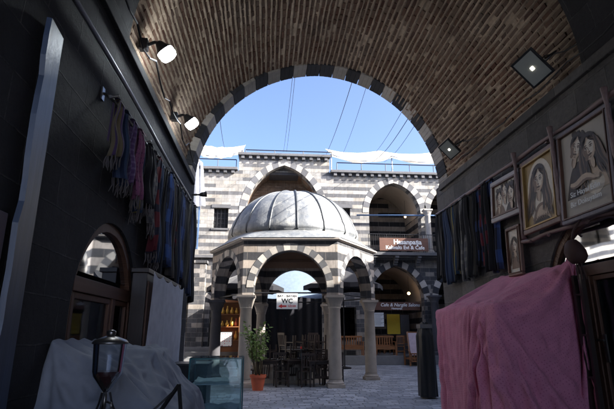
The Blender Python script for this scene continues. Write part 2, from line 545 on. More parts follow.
def m_paving():
    k = NT('paving')
    o = k.coord('Object')
    wob = k.noise(o, 0.8, 3, 0.5, out=1)
    jit = k.n('ShaderNodeVectorMath', operation='MULTIPLY_ADD')
    k.l(wob, jit.inputs[0]); jit.inputs[1].default_value = (0.3, 0.22, 0); k.l(o, jit.inputs[2])
    br = k.n('ShaderNodeTexBrick')
    br.inputs['Scale'].default_value = 1.0; br.inputs['Brick Width'].default_value = 0.3; br.inputs['Row Height'].default_value = 0.19
    br.offset_frequency = 2; br.squash = 1.4; br.squash_frequency = 3
    br.inputs['Mortar Size'].default_value = 0.018; br.inputs['Mortar Smooth'].default_value = 0.6
    br.inputs['Color1'].default_value = (0, 0, 0, 1); br.inputs['Color2'].default_value = (1, 1, 1, 1); br.inputs['Mortar'].default_value = (0.3, 0.3, 0.3, 1)
    k.l(jit.outputs[0], br.inputs['Vector'])
    r = k.n('ShaderNodeRGBToBW'); k.l(br.outputs['Color'], r.inputs[0]); r = r.outputs[0]
    n1 = k.noise(o, 12, 8, 0.75); n2 = k.noise(o, 0.7, 5, 0.6)
    c = k.ramp(r, [(0.0, (0.24, 0.255, 0.275)), (0.6, (0.38, 0.395, 0.415)), (1.0, (0.55, 0.56, 0.57))])
    c = k.mix(1.0, c, k.math('MULTIPLY_ADD', n1, 0.9, 0.5), 'MULTIPLY')
    c = k.mix(k.math('MULTIPLY', br.outputs['Fac'], 0.75), c, (0.13, 0.125, 0.12))
    c = k.mix(k.ramp(k.noise(o, 5, 7, 0.8), [(0.55, 0.0), (0.7, 0.5)]), c, (0.6, 0.6, 0.6))
    c = k.mix(1.0, k.mix(1.0, c, (0.98, 1.0, 1.06), 'MULTIPLY'), k.ramp(n2, [(0.35, 0.75), (0.65, 1.1)]), 'MULTIPLY')
    k.base(c, k.math('MULTIPLY_ADD', n1, 0.35, 0.3), spec=0.5)
    h = k.math('SUBTRACT', k.math('MULTIPLY', n1, 0.4), br.outputs['Fac'])
    k.bump(k.math('MULTIPLY_ADD', r, 0.4, h), 0.8, 0.02)
    return k.mat

def m_lead():
    k = NT('lead_sheet')
    o = k.coord('Object')
    n1 = k.noise(o, 4, 7, 0.7); n2 = k.noise(o, 1.2, 5, 0.65)
    c = k.ramp(n1, [(0.3, (0.15, 0.165, 0.185)), (0.5, (0.21, 0.22, 0.23)), (0.75, (0.27, 0.275, 0.27))])
    patch = k.ramp(k.noise(o, 1.7, 6, 0.75), [(0.55, 0.0), (0.6, 1.0)])
    c = k.mix(k.math('MULTIPLY', patch, 0.75), c, (0.42, 0.42, 0.39))
    c = k.mix(k.ramp(k.noise(o, 3, 6, 0.7, stretch=(2.5, 2.5, 0.6)), [(0.5, 0.0), (0.68, 0.7)]), c, (0.11, 0.13, 0.16))
    c = k.mix(1.0, c, k.ramp(n2, [(0.3, 0.72), (0.7, 1.1)]), 'MULTIPLY')
    k.base(c, 0.55, 0.15)
    k.bump(k.math('ADD', n2, k.math('MULTIPLY', n1, 0.3)), 0.5, 0.05)
    return k.mat

M = {}
M['facade'] = m_courses('ablaq_facade', 0.21, 0.74, (0.135, 0.135, 0.14), (0.4, 0.392, 0.375), 0.27, stain=0.35)
M['wingstone'] = m_courses('ablaq_wing', 0.23, 0.6, (0.08, 0.08, 0.088), (0.6, 0.56, 0.5), 0.45, stain=0.25)
M['facade_low'] = m_courses('ablaq_ground_storey', 0.23, 0.5, (0.085, 0.085, 0.09), (0.38, 0.36, 0.34), 0.15, stain=0.4, all_mix=0.4)
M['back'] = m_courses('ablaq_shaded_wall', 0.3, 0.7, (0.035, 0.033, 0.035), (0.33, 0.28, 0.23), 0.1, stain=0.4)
M['kiosk'] = m_courses('ablaq_kiosk', 0.255, 0.62, (0.085, 0.085, 0.092), (0.46, 0.415, 0.38), 0.0, mortar=(0.22, 0.2, 0.18), stain=0.35)
M['dark_stone'] = m_stone('dark_basalt_block', (0.115, 0.115, 0.12))
M['light_stone'] = m_stone('pale_limestone_block', (0.42, 0.39, 0.35))
M['ring_light'] = m_stone('weathered_pale_block', (0.42, 0.385, 0.345))
M['ring_dark'] = m_stone('weathered_dark_block', (0.045, 0.046, 0.052))
M['col_stone'] = m_stone('column_marble', (0.36, 0.32, 0.28), scale=5, bump=0.35, useattr=False)
M['col_dark'] = m_stone('column_basalt', (0.075, 0.072, 0.078), scale=6, useattr=False)
M['step'] = m_stone('step_stone', (0.2, 0.2, 0.2), scale=5)
M['vbrick'] = m_vaultbrick()
M['vmortar'] = m_vaultmortar()
M['wall_left'] = m_basalt('shade_dark_basalt', (0.02, 0.018, 0.02), mortar=(0.12, 0.11, 0.105), msize=0.007, crack=0.9)  # basalt colour held near black to deepen the shade on this side
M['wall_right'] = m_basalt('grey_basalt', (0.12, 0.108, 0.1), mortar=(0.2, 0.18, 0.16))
M['paving'] = m_paving()
M['plaster'] = m_stone('brown_plaster', (0.3, 0.2, 0.14), var=0.3, scale=4, bump=0.3, useattr=False)
M['iwan_brick'] = m_courses('iwan_brickwork', 0.085, 0.24, (0.17, 0.1, 0.065), (0.25, 0.17, 0.12), 0.4, mortar=(0.2, 0.16, 0.12), stain=0.4)
M['palepl'] = m_stone('pale_plaster', (0.36, 0.31, 0.26), var=0.25, scale=3, bump=0.2, useattr=False)
M['lead'] = m_lead()
M['leadseam'] = m_plain('lead_seam', (0.07, 0.075, 0.08), 0.5, 0.2)
M['iron'] = m_plain('black_iron', (0.03, 0.03, 0.033), 0.5, 0.6)
M['greymetal'] = m_plain('grey_metal', (0.25, 0.25, 0.26), 0.4, 0.7)
M['bluemetal'] = m_plain('blue_painted_pipe', (0.08, 0.14, 0.25), 0.4, 0.1)
M['doorwood'] = m_wood('brown_door_wood', (0.12, 0.055, 0.032))
M['doorwoody'] = m_wood('brown_door_wood_cross', (0.12, 0.055, 0.032), axis=1)
M['darkwood'] = m_wood('dark_wood', (0.035, 0.022, 0.018), rough=0.42)
M['orangewood'] = m_wood('orange_varnished_wood', (0.26, 0.11, 0.04), axis=0)
M['palewood'] = m_wood('worn_pink_wood', (0.23, 0.15, 0.14), axis=1)
M['skytint_board'] = m_wood('sky_sheen_board', (0.045, 0.07, 0.13), rough=0.4)  # blue of the reflected sky is put into the board colour
M['glass'] = m_glass('window_glass', refl=0.1, dirt=0.03)
M['caseglass'] = m_glass('case_glass', tint=(0.86, 0.96, 0.97), refl=0.04, dirt=0.05, dirtc=(0.2, 0.35, 0.4))
M['jarglass'] = m_glass('jar_glass', tint=(0.8, 0.82, 0.85), refl=0.05, dirt=0.03)
M['black'] = m_plain('black_interior', (0.012, 0.012, 0.014), 0.8)
M['white'] = m_plain('white_paint', (0.78, 0.78, 0.76), 0.5, var=0.08)
M['red'] = m_plain('red_paint', (0.6, 0.03, 0.03), 0.5, var=0.08)
M['ink'] = m_plain('black_ink', (0.015, 0.015, 0.02), 0.6, var=0.05)
M['signbrown'] = m_wood('sign_brown_board', (0.12, 0.05, 0.03), axis=0)
M['terracotta'] = m_plain('terracotta', (0.5, 0.11, 0.05), 0.7, var=0.2)
M['soil'] = m_plain('soil', (0.04, 0.025, 0.018), 0.95)
M['leaf'] = m_plain('leaf_green', (0.17, 0.26, 0.06), 0.45, var=0.45, scale=5)
M['stem'] = m_plain('plant_stem', (0.08, 0.06, 0.03), 0.8)
M['gold'] = m_plain('gold_goods', (0.62, 0.36, 0.07), 0.45, 0.3, var=0.4, scale=14)
M['yellow'] = m_plain('yellow_panel', (0.7, 0.48, 0.03), 0.6, var=0.1)
M['sheetblue'] = m_fabric('white_cotton_sheet', (0.86, 0.89, 0.93), transl=0.2)
M['sheetgrey'] = m_fabric('grey_white_sheet', (0.27, 0.29, 0.34))
M['pink'] = m_fabric('pink_dotted_cloth', (0.72, 0.27, 0.39), (0.58, 0.18, 0.29), 'dots', freq=110, transl=0.05)
M['mauve'] = m_fabric('mauve_cloth', (0.66, 0.24, 0.34), (0.6, 0.2, 0.3), 'plaid', freq=190)
M['lilac'] = m_fabric('lilac_cloth', (0.7, 0.34, 0.48), (0.62, 0.27, 0.4), 'plaid', freq=120)
M['tarp'] = m_fabric('pale_canvas', (0.42, 0.39, 0.34), transl=0.2)
M['tarpwhite'] = m_fabric('white_canvas', (0.8, 0.82, 0.86), transl=0.5)
M['awning'] = m_fabric('pale_blue_awning', (0.2, 0.26, 0.34), transl=0.25)
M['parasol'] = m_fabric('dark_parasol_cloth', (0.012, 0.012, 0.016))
M['blacktarp'] = m_plain('black_plastic_sheet', (0.02, 0.022, 0.025), 0.35, var=0.3, bump=0.3)
M['lampon'] = m_plain('lit_lamp_face', (0.9, 0.9, 0.9), 0.4, var=0.02, emit=((0.86, 0.94, 1.0), 26.0))
M['warmon'] = m_plain('lit_warm_bulb', (0.9, 0.7, 0.4), 0.4, var=0.02, emit=((1.0, 0.62, 0.3), 2.0))
M['lampglass'] = m_plain('unlit_lamp_face', (0.32, 0.33, 0.3), 0.15, var=0.1)
M['led'] = m_plain('faint_lamp_spot', (0.9, 0.9, 0.8), 0.4, emit=((1.0, 0.95, 0.85), 3.0))
M['wine'] = m_plain('dark_syrup', (0.05, 0.012, 0.012), 0.1, var=0.05)
M['steel'] = m_plain('polished_steel', (0.22, 0.21, 0.2), 0.32, 0.9, var=0.1)
M['leather'] = m_plain('brown_leather', (0.06, 0.026, 0.02), 0.8, bump=0.3)

# ------------------------------------------------------------ setting: ground, platform
XL, XR, YE = -1.5, 3.5, 9.2          # passage walls, courtyard end
g = MB(); g.box(-400, 400, -300, 600, -0.5, 0.0)
props(g.build('ground', M['paving']), kind='structure')
YF = 25.5
pl = MB()
pl.box(3.3, 16, 24.6, 30, 0.0, 0.45); pl.box(-1.3, 3.3, 24.6, 30, 0.0, 0.28)
props(pl.build('platform', M['step'], bevel=0.015), kind='structure')
st = MB()
for i in range(4): st.box(-9, -1.302, 24.0 + 0.33 * i, 30, 0.0 + 0.22 * i, 0.22 * (i + 1))
props(st.build('steps', M['step'], bevel=0.015), kind='structure')

# ------------------------------------------------------------ gateway building: walls, vault, end arch, doors
gate = thing('gateway_building', 'stone gateway building with a brick barrel vault over the passage', 'building', (1.0, YE, 0))
GO = (1.0, YE, 0)
CX, RV, ZS = 1.0, 2.5, 4.5
def vpt(a, y, r): return (CX + r * math.cos(a), y, ZS + r * math.sin(a))
# side walls with door openings (left opening: y 3.8..5.6, right: y 3.75..5.66)
def yz_left(u, d, z): return (XL - d, u, z)
def yz_right(u, d, z): return (XR + d, u, z)
mb = MB()
Lh = [(3.8, 0.02)] + pointed(4.7, 0.9, 1.75, 2.62) + [(5.6, 0.02)]
slab(mb, [(-6.0, 0.0), (YE, 0.0), (YE, 4.5), (-6.0, 4.5)], [Lh], 0.7, yz_left)
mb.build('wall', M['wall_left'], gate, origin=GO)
mb = MB()
Rh = [(3.74, 0.02)] + pointed(4.7, 0.96, 2.0, 2.86) + [(5.66, 0.02)]
slab(mb, [(-6.0, 0.0), (YE, 0.0), (YE, 4.5), (-6.0, 4.5)], [Rh], 0.7, yz_right)
mb.build('wall', M['wall_right'], gate, origin=GO)
# basalt springing course, a little proud
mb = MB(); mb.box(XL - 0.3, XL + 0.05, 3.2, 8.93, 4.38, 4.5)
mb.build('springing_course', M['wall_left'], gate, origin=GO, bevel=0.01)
mb = MB(); mb.box(XR - 0.05, XR + 0.3, 3.2, 8.93, 4.38, 4.5)
mb.build('springing_course', M['wall_right'], gate, origin=GO, bevel=0.01)
# vault: mortar bed and single bricks, the courses running along the passage
NC = 90
rb = random.Random(3)
cw = [0.0]
for i in range(NC): cw.append(cw[-1] + rb.uniform(0.85, 1.15))
cw = [c / cw[-1] for c in cw]
mb = MB()
prof_ = ((0.0, 0.0), (0.14, 0.004), (0.25, 0.032), (0.75, 0.032), (0.86, 0.004))
us = [cw[i] + (cw[i + 1] - cw[i]) * p_[0] for i in range(NC) for p_ in prof_] + [1.0]
ds = [p_[1] for i in range(NC) for p_ in prof_] + [0.0]
NV = 110
gv = []
for q, (u, d) in enumerate(zip(us, ds)):
    row = []
    for j in range(NV + 1):
        y = 4.44 + (9.2 - 4.44) * j / NV
        wv_ = 0.0018 * nz(u * 60, y * 1.3) + 0.0007 * nz(u * 200, y * 7)
        big_ = 0.03 * nz(u * 7, y * 0.7, 5)
        fill = max(0.0, nz(u * 30, y * 1.6, 9) * 1.6) if d > 0.02 else 0
        rr_ = RV + 0.17 + big_ + d * (1 - min(0.4, fill * 0.5)) + 0.012 * nz(u * 110, y * 9, 3)
        row.append(mb.vert(vpt(PI * (u + wv_), y, rr_)))
    gv.append(row)
for q in range(len(us) - 1):
    for j in range(NV): mb.face([gv[q][j], gv[q + 1][j], gv[q + 1][j + 1], gv[q][j + 1]])
mb.build('vault_mortar', M['vmortar'], gate, smooth=True, origin=GO)
mb = MB()
for i in range(NC):
    u0 = cw[i] + (cw[i + 1] - cw[i]) * 0.24; u1 = cw[i] + (cw[i + 1] - cw[i]) * 0.76
    y = 4.46 - rb.random() * 0.2
    while y < 9.18:
        y1 = min(y + rb.uniform(0.13, 0.25), 9.2)
        yy = max(y, 4.46)
        if y1 - yy > 0.03 and rb.random() > 0.03:
            mb.col = min(1, max(0, rb.gauss(0.5, 0.25)))
            um = (u0 + u1) / 2
            wv_ = 0.0018 * nz(um * 60, (yy + y1) / 2 * 1.3); big_ = 0.03 * nz(um * 7, (yy + y1) / 2 * 0.7, 5)
            r0 = RV + 0.17 + big_ + rb.choice((0.007, 0.012, 0.018, 0.024)); r1 = r0 + 0.06
            P = [vpt(PI * (uu + wv_ + rb.uniform(-0.0007, 0.0007)), yv, r0 + rb.uniform(-0.003, 0.003)) for uu, yv in ((u0, yy), (u0, y1 - 0.022), (u1, y1 - 0.022), (u1, yy))]
            Q = [vpt(PI * (uu + wv_), yv, r1) for uu, yv in ((u0, yy), (u0, y1 - 0.022), (u1, y1 - 0.022), (u1, yy))]
            mb.hexa(P + Q)
        y = y1
mb.build('vault_bricks', M['vbrick'], gate, origin=GO)
# nearer stretch of the vault in basalt, a rib at its edge
mb = MB()
def nearv(u, v, r): return vpt(PI * u, -6.0 + (4.45 + 6.0) * v, r)
g0 = len(mb.v)
nu, nv = 48, 14
for i in range(nu):
    for j in range(nv):
        P = [nearv(i / nu, j / nv, RV), nearv((i + 1) / nu, j / nv, RV), nearv((i + 1) / nu, (j + 1) / nv, RV), nearv(i / nu, (j + 1) / nv, RV)]
        U = [(-6.0 + 10.45 * b, PI * RV * a) for a, b in ((i / nu, j / nv), ((i + 1) / nu, j / nv), ((i + 1) / nu, (j + 1) / nv), (i / nu, (j + 1) / nv))]
        mb.poly(P, 0, U)
for i in range(nu):
    mb.poly([vpt(PI * i / nu, 4.45, RV), vpt(PI * (i + 1) / nu, 4.45, RV), vpt(PI * (i + 1) / nu, 4.45, RV + 0.5), vpt(PI * i / nu, 4.45, RV + 0.5)])
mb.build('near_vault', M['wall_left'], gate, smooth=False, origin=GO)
# the two-coloured arch at the courtyard end
mb = MB()
ring_blocks(mb, 1.06, 2.6, ZS, 7.17, 0.3, 8.94, 9.42, 14, lambda x, d, z: (x, d, z), first=1, gap=0.012)
mb.build('end_arch', [M['ring_dark'], M['ring_light']], gate, origin=GO, bevel=0.008)
mb = MB()
def xz(x, d, z): return (x, YE + 0.01 + d, z)
hole = [(XL + 0.0, 0.02), ] + pointed(1.1, 2.68, ZS, 7.3, 20) + [(XR, 0.02)]
slab(mb, [(-13, 0), (17, 0), (17, 11.2), (-13, 11.2)], [hole], 0.2, xz)
mb.build('courtyard_wall', M['wingstone'], gate, origin=GO)
mb = MB(); mb.box(-13, 17, -6.3, YE, 10.6, 10.9)
mb.box(-13, XL - 0.71, -6.3, -6.0, 0, 10.6); mb.box(XR + 0.71, 17, -6.3, -6.0, 0, 10.6); mb.box(XL - 0.7, XR + 0.7, -6.3, -6.0, 7.3, 10.6)
mb.build('roof', M['facade_low'], gate, origin=GO)
# rooms behind the doors
mb = MB()
mb.box(XL - 3.2, XL - 0.72, 3.0, 3.1, 0, 3.2); mb.box(XL - 3.2, XL - 0.72, 6.6, 6.7, 0, 3.2); mb.box(XL - 3.3, XL - 3.2, 3.0, 6.7, 0, 3.2); mb.box(XL - 3.2, XL - 0.72, 3.1, 6.6, 3.1, 3.2)
mb.build('shop_room', M['plaster'], gate, origin=GO)
mb = MB(); mb.box(XR + 0.72, XR + 3.2, 3.0, 3.1, 0, 3.2); mb.box(XR + 0.72, XR + 3.2, 6.6, 6.7, 0, 3.2); mb.box(XR + 3.2, XR + 3.3, 3.0, 6.7, 0, 3.2); mb.box(XR + 0.72, XR + 3.2, 3.1, 6.6, 3.1, 3.2)
mb.build('shop_room', M['plaster'], gate, origin=GO)

def arched_front(side, c, w, zs, za, ztr, splits, leafs):
    """timber shop front in an arched opening; side -1 left wall, +1 right wall"""
    X = XL if side < 0 else XR
    def P(u, d, z): return (X + side * d, u, z)
    fr = MB()
    ring_blocks(fr, c, w - 0.09, zs, za - 0.09, 0.088, 0.03, 0.13, 14, P, gap=0)
    for u in (c - w + 0.045, c + w - 0.045): fr.box(*sorted((X + side * 0.03, X + side * 0.13)), u - 0.045, u + 0.045, 0, zs)
    fr.m = [0] * len(fr.m)
    f = fr.build('door_frame', M['doorwood'], gate, origin=GO, bevel=0.004)
    tr = MB()
    tr.box(*sorted((X + side * 0.02, X + side * 0.14)), c - w + 0.09, c + w - 0.09, ztr - 0.06, ztr + 0.06)
    tr.build('transom', M['doorwoody'], f, origin=(0, 0, 0), bevel=0.004).location = Vector((0, 0, 0)) - Vector(GO)
    # mullions
    for u in splits:
        m_ = MB(); m_.box(*sorted((X + side * 0.025, X + side * 0.135)), u - 0.04, u + 0.04, 0, ztr - 0.06)
        m_.build('mullion', M['doorwood'], f, bevel=0.004).location = -Vector(GO)
    # fanlight pane
    pn = MB()
    pts = pointed(c, w - 0.09, zs, za - 0.09)
    if ztr >= zs:
        pts = [(a, b) for a, b in pts if b > ztr + 0.06]
    else:
        pts = [(c - w + 0.09, ztr + 0.06)] + pts + [(c + w - 0.09, ztr + 0.06)]
    slab(pn, pts, [], 0.008, lambda u, d, z: P(u, 0.075 + d, z))
    pn.build('fanlight_pane', M['glass'], f).location = -Vector(GO)
    ed = [c - w + 0.09] + list(splits) + [c + w - 0.09]
    for a, b in zip(ed, ed[1:]):
        a += 0.04; b -= 0.04
        lf = MB(); xx = sorted((X + side * 0.04, X + side * 0.115))
        lf.box(*xx, a, a + 0.055, 0.02, ztr - 0.065); lf.box(*xx, b - 0.055, b, 0.02, ztr - 0.065)
        lf.box(*xx, a + 0.055, b - 0.055, ztr - 0.115, ztr - 0.065); lf.box(*xx, a + 0.055, b - 0.055, 0.02, 0.62)
        o = lf.build('door_leaf', M['doorwood'], gate, origin=GO, bevel=0.004)
        pn = MB(); pn.box(*sorted((X + side * 0.07, X + side * 0.078)), a + 0.05, b - 0.05, 0.61, ztr - 0.11)
        pn.build('pane', M['glass'], o).location = -Vector(GO)
        leafs.append((o, a, b))
lv = []
arched_front(-1, 4.7, 0.9, 1.75, 2.62, 1.98, [4.95], lv)
rv = []
arched_front(1, 4.7, 0.96, 2.0, 2.86, 2.26, [4.97], rv)
# handle of the right door
hd = MB()
hd.box(XR + 0.02, XR + 0.038, 4.805, 4.835, 1.3, 1.58); hd.tube([(XR + 0.0, 4.82, 1.52), (XR - 0.06, 4.82, 1.52), (XR - 0.06, 4.72, 1.52)], 0.011)
hd.build('door_handle', M['steel'], rv[0][0]).location = -Vector(GO)
tm = text_mesh('ZE', 0.13, lambda x, y, z: (XR + 0.062 - z, 4.62 - x, 1.86 + y), 0.002, 'LEFT')
tm.build('door_lettering', M['ink'], rv[0][0]).location = -Vector(GO)
# lattice shelf standing inside the sidelight of the right door is hidden by the cloth

# conduit along the left wall and the board against it
p = MB(); p.tube([(XL + 0.05, y, 3.97 + 0.012 * math.sin(y * 1.7)) for y in [1.5 + 0.5 * k for k in range(16)]], 0.022, 8)
props(p.build('pipe', M['greymetal'], smooth=True, origin=(XL, 5, 3.97)), 'pale conduit pipe running along the dark left wall above the scarves', 'pipe')
p = MB()
pts = [(0.0, 1.38), (0.0, 4.2)]
prev = None
rb2 = random.Random(11)
N = 26
for k in range(N):
    z0 = 0.0 + 3.6 * k / N; z1 = 3.6 * (k + 1) / N
    e0 = 0.008 * math.sin(z0 * 9) + (rb2.random() - .5) * .022; e1 = prev if prev is not None else e0
    e1, e0 = e0, (prev if prev is not None else e0)
    prev = e1
    A = lambda e, z, d: (XL + 0.012 + d, 2.97 + e, z)
    B = lambda z, d: (XL + 0.14 + d, 3.19, z)
    p.hexa([(XL + 0.05, 2.81 + e0, z0), (XL + 0.03, 3.03, z0), (XL + 0.003, 3.02, z0), (XL + 0.02, 2.80 + e0, z0),
            (XL + 0.05, 2.81 + e1, z1), (XL + 0.03, 3.03, z1), (XL + 0.003, 3.02, z1), (XL + 0.02, 2.80 + e1, z1)])
props(p.build('wooden_board', M['skytint_board'], origin=(XL, 3.08, 0)), 'tall board with blue sky sheen put into its colour, against the dark left wall', 'board')
p = MB(); p.box(XL + 0.004, XL + 0.03, 1.9, 2.72, 0.0, 2.25); p.box(XL + 0.03, XL + 0.04, 2.0, 2.62, 1.2, 2.1); p.box(XL + 0.03, XL + 0.04, 2.0, 2.62, 0.15, 1.05)
props(p.build('door_shutter', m_plain('purple_shutter_paint', (0.06, 0.035, 0.055), 0.6), origin=(XL, 2.5, 0), bevel=0.005), 'dark purplish panelled shutter leaning on the wall beside the tall board', 'shutter')

# ------------------------------------------------------------ lamps in the passage
def bulb_lamp(Y, label, lit=True):
    t = thing('wall_lamp', label, 'lamp', (XL, Y, 5.0), group='round lamps on the left side of the vault')
    b = MB(); b.box(-0.12, -0.02, -0.05, 0.05, -0.07, 0.07); b.tube([(-0.03, 0, 0), (0.06, -0.02, 0.03), (0.12, -0.05, 0.0)], 0.022)
    b.build('bracket', M['iron'], t, bevel=0.006)
    rot = Matrix.Translation((0.12, -0.05, 0.0)) @ Matrix.Rotation(R(-42), 4, 'Y') @ Matrix.Rotation(R(22), 4, 'X')
    b = MB(); q = MB(); q.lathe([(0.03, 0.02), (0.045, 0.0), (0.07, -0.05), (0.1, -0.09), (0.1, -0.1)], n=20); b.mesh_in(q, rot)
    b.build('housing', M['iron'], t, smooth=True)
    b = MB(); q = MB(); q.lathe([(0.1, -0.102), (0.105, -0.13), (0.102, -0.19), (0.085, -0.22), (0.05, -0.232), (0.01, -0.235)], n=24); b.mesh_in(q, rot)
    b.build('diffuser', M['lampon'], t, smooth=True)
    return t
bulb_lamp(5.2, 'lit cool white lamp on the left vault, the one nearer the viewer')
bulb_lamp(7.2, 'lit cool white lamp on the left vault, nearer the courtyard arch')
def flood(X, Y, Z, label, s=1.0, spot=True):
    t = thing('floodlight', label, 'floodlight', (X, Y, Z), group='floodlights on the right side of the vault')
    rot = (Matrix(((0, 0, -1, 0), (0, 1, 0, 0), (1, 0, 0, 0), (0, 0, 0, 1))), Vector((-0.5, -0.62, -0.6)).to_track_quat('Z', 'Y').to_matrix().to_4x4() @ Matrix.Rotation(R(30), 4, 'Z'))
    rot = rot[1] @ Matrix(((0, 0, 1, 0), (0, 1, 0, 0), (-1, 0, 0, 0), (0, 0, 0, 1)))
    b = MB(); b.box(-0.035 * s, 0.035 * s, -0.2 * s, 0.2 * s, -0.15 * s, 0.15 * s, mat=rot)
    for k in range(7): b.box(0.035 * s, 0.06 * s, (-0.16 + 0.05 * k) * s, (-0.145 + 0.05 * k) * s, -0.13 * s, 0.13 * s, mat=rot)
    b.build('housing', M['iron'], t, bevel=0.006)
    b = MB(); b.box(-0.042 * s, -0.036 * s, -0.175 * s, 0.175 * s, -0.125 * s, 0.125 * s, mat=rot); b.build('lens', M['lampglass'], t)
    b = MB(); b.box(-0.048 * s, -0.043 * s, -0.02 * s, 0.02 * s, -0.015 * s, 0.02 * s, mat=rot); b.build('led_chip', M['led'], t)
    b = MB(); b.tube([(0.03, -0.2 * s, 0), (0.2, -0.2 * s, 0.12), (0.2, 0.2 * s, 0.12), (0.03, 0.2 * s, 0)], 0.012); b.tube([(0.05, 0, 0.05), (0.12, -0.1, 0.12), (0.2, -0.35, 0.02), (0.22, -0.7, -0.05)], 0.008)
    b.build('bracket', M['iron'], t)
    return t
flood(3.3, 5.05, 4.84, 'large black floodlight on the right vault above the picture frames', 1.05)
flood(3.3, 7.85, 4.86, 'small black floodlight on the right beside the striped end arch', 0.85)
# small dark wall fitting at the passage end, left
t = thing('spot_lamp', 'small dark spotlight jutting from the left passage corner below the vault', 'lamp', (XL, 9.0, 4.2))
b = MB(); b.tube([(0, 0, 0), (0.16, 0.05, 0.02)], 0.02); b.build('arm', M['iron'], t)
b = MB(); b.tube([(0.14, 0.05, 0.02), (0.2, 0.06, 0.03), (0.27, 0.07, 0.04)], [0.03, 0.05, 0.055]); b.build('head', M['iron'], t, smooth=True)
# cable drooping along the springing of the left vault
b = MB(); b.tube([(XL + 0.1, 3.5 + 0.28 * k, 4.62 + 0.05 * math.sin(k * 1.3) + 0.1 * (k % 3 == 0)) for k in range(19)], 0.011, 6)
props(b.build('lamp_cable', M['iron'], origin=(XL, 5.6, 4.6)), 'black cable looping along the foot of the vault between the lit lamps', 'cable')
b = MB(); b.tube([(XR - 0.13, 3.3 + 0.3 * k, 4.56 + 0.03 * math.sin(k * 1.9)) for k in range(16)], 0.009, 6)
props(b.build('lamp_cable', M['iron'], origin=(XR, 5.6, 4.6)), 'thin black cable along the foot of the right vault behind the floodlights', 'cable')

# ------------------------------------------------------------ far wing of the inn (facade y = YF)
FO = (1.0, YF, 0)
wing = thing('inn_wing', 'two storey inn wing in striped dark and pale stone behind the kiosk', 'building', FO)
def fx(x, d, z): return (x, YF + d, z)
ZF1 = 5.55       # first floor
def arch_open(c, w, z0, zs, za, n=14): return [(c - w, z0)] + pointed(c, w, zs, za, n) + [(c + w, z0)]
# ground storey
g_arches = [(-5.6, 1.45, 0.9, 3.2, 5.0), (-2.35, 0.62, 0.9, 2.9, 4.1), (0.85, 2.1, 0.3, 3.3, 5.2), (4.35, 0.0, 0, 0, 0), (7.1, 1.48, 0.46, 3.3, 5.12), (10.85, 1.48, 0.46, 3.3, 5.12), (14.3, 1.3, 0.46, 3.3, 5.0)]
u_arches = [(-6.2, 1.45, 5.9, 8.2, 10.0), (0.85, 2.13, 5.9, 8.0, 10.85), (7.18, 1.5, 5.9, 8.15, 9.95), (10.75, 1.5, 5.9, 8.15, 9.95), (14.3, 1.4, 5.9, 8.15, 9.9)]
mb = MB()
slab(mb, [(-13, -0.2), (16, -0.2), (16, ZF1), (-13, ZF1)], [arch_open(*a) for a in g_arches if a[1] > 0] + [[(3.9, 1.2), (3.9, 2.9), (4.8, 2.9), (4.8, 1.2)]], 0.55, fx)
mb.build('ground_wall', M['facade_low'], wing, origin=FO)
mb = MB()
wins = [(-3.02, -2.22, 7.1, 8.25), (3.85, 4.6, 7.4, 8.4)]
slab(mb, [(-13, ZF1 + 0.003), (16, ZF1 + 0.003), (16, 10.45), (3.45, 10.45), (3.45, 11.35), (-1.75, 11.35), (-1.75, 10.45), (-13, 10.45)],
     [arch_open(*a) for a in u_arches] + [[(a, c), (a, d), (b_, d), (b_, c)] for a, b_, c, d in wins], 0.55, fx)
mb.build('upper_wall', M['facade'], wing, origin=FO)
for (c, w, z0, zs, za) in [a for a in g_arches if a[1] > 0]:
    mb = MB(); ring_blocks(mb, c, w + 0.005, zs, za + 0.005, 0.34, -0.02, 0.25, 8, fx, first=1, gap=0.01)
    mb.build('arch_ring', [M['ring_dark'], M['ring_light']], wing, origin=FO)
for (c, w, z0, zs, za) in u_arches:
    mb = MB(); ring_blocks(mb, c, w + 0.005, zs, za + 0.005, 0.36, -0.02, 0.25, 11 if w > 2 else 9, fx, first=0, gap=0.01)
    mb.build('arch_ring', [M['light_stone'], M['dark_stone']], wing, origin=FO)
# openings' interiors
def bay(c, w, z0, zs, za, depth, wallm, vaultm, nm):
    mb = MB()
    P = pointed(c, w + 0.02, zs, za + 0.02, 14)
    for (x0, z_0), (x1, z_1) in zip(P, P[1:]):
        mb.poly([fx(x0, 0.55, z_0), fx(x1, 0.55, z_1), fx(x1, depth, z_1), fx(x0, depth, z_0)], 0, [(0.55, z_0 + x0), (0.55, z_1 + x1), (depth, z_1 + x1), (depth, z_0 + x0)])
    mb.build(nm + '_vault', vaultm, wing, origin=FO, smooth=True, fixn=False)
    mb = MB()
    mb.box(c - w - 0.5, c + w + 0.5, YF + depth, YF + depth + 0.2, z0 - 0.2, za + 0.3)
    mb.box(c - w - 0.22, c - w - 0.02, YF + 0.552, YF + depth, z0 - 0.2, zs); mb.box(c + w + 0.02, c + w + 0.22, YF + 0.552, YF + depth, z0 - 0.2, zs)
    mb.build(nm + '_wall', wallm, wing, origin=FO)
for a in g_arches:
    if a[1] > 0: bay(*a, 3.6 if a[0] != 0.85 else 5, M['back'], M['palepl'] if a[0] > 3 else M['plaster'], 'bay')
for a in u_arches:
    if a[0] == 0.85: bay(*a, 1.6, M['iwan_brick'], M['iwan_brick'], 'iwan')
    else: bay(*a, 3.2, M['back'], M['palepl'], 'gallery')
mb = MB(); mb.box(-12, 16, YF + 0.56, 30.5, ZF1 - 0.2, 5.88); mb.build('upper_floor', M['col_dark'], wing, origin=FO)
mb = MB(); mb.box(-12, 16, YF + 0.56, 31, 10.46, 10.6); mb.box(-12, 16, 30.8, 31, 0, 10.45); mb.box(-12.2, -12, YF, 31, 0, 10.5); mb.box(16, 16.2, YF, 31, 0, 10.5)
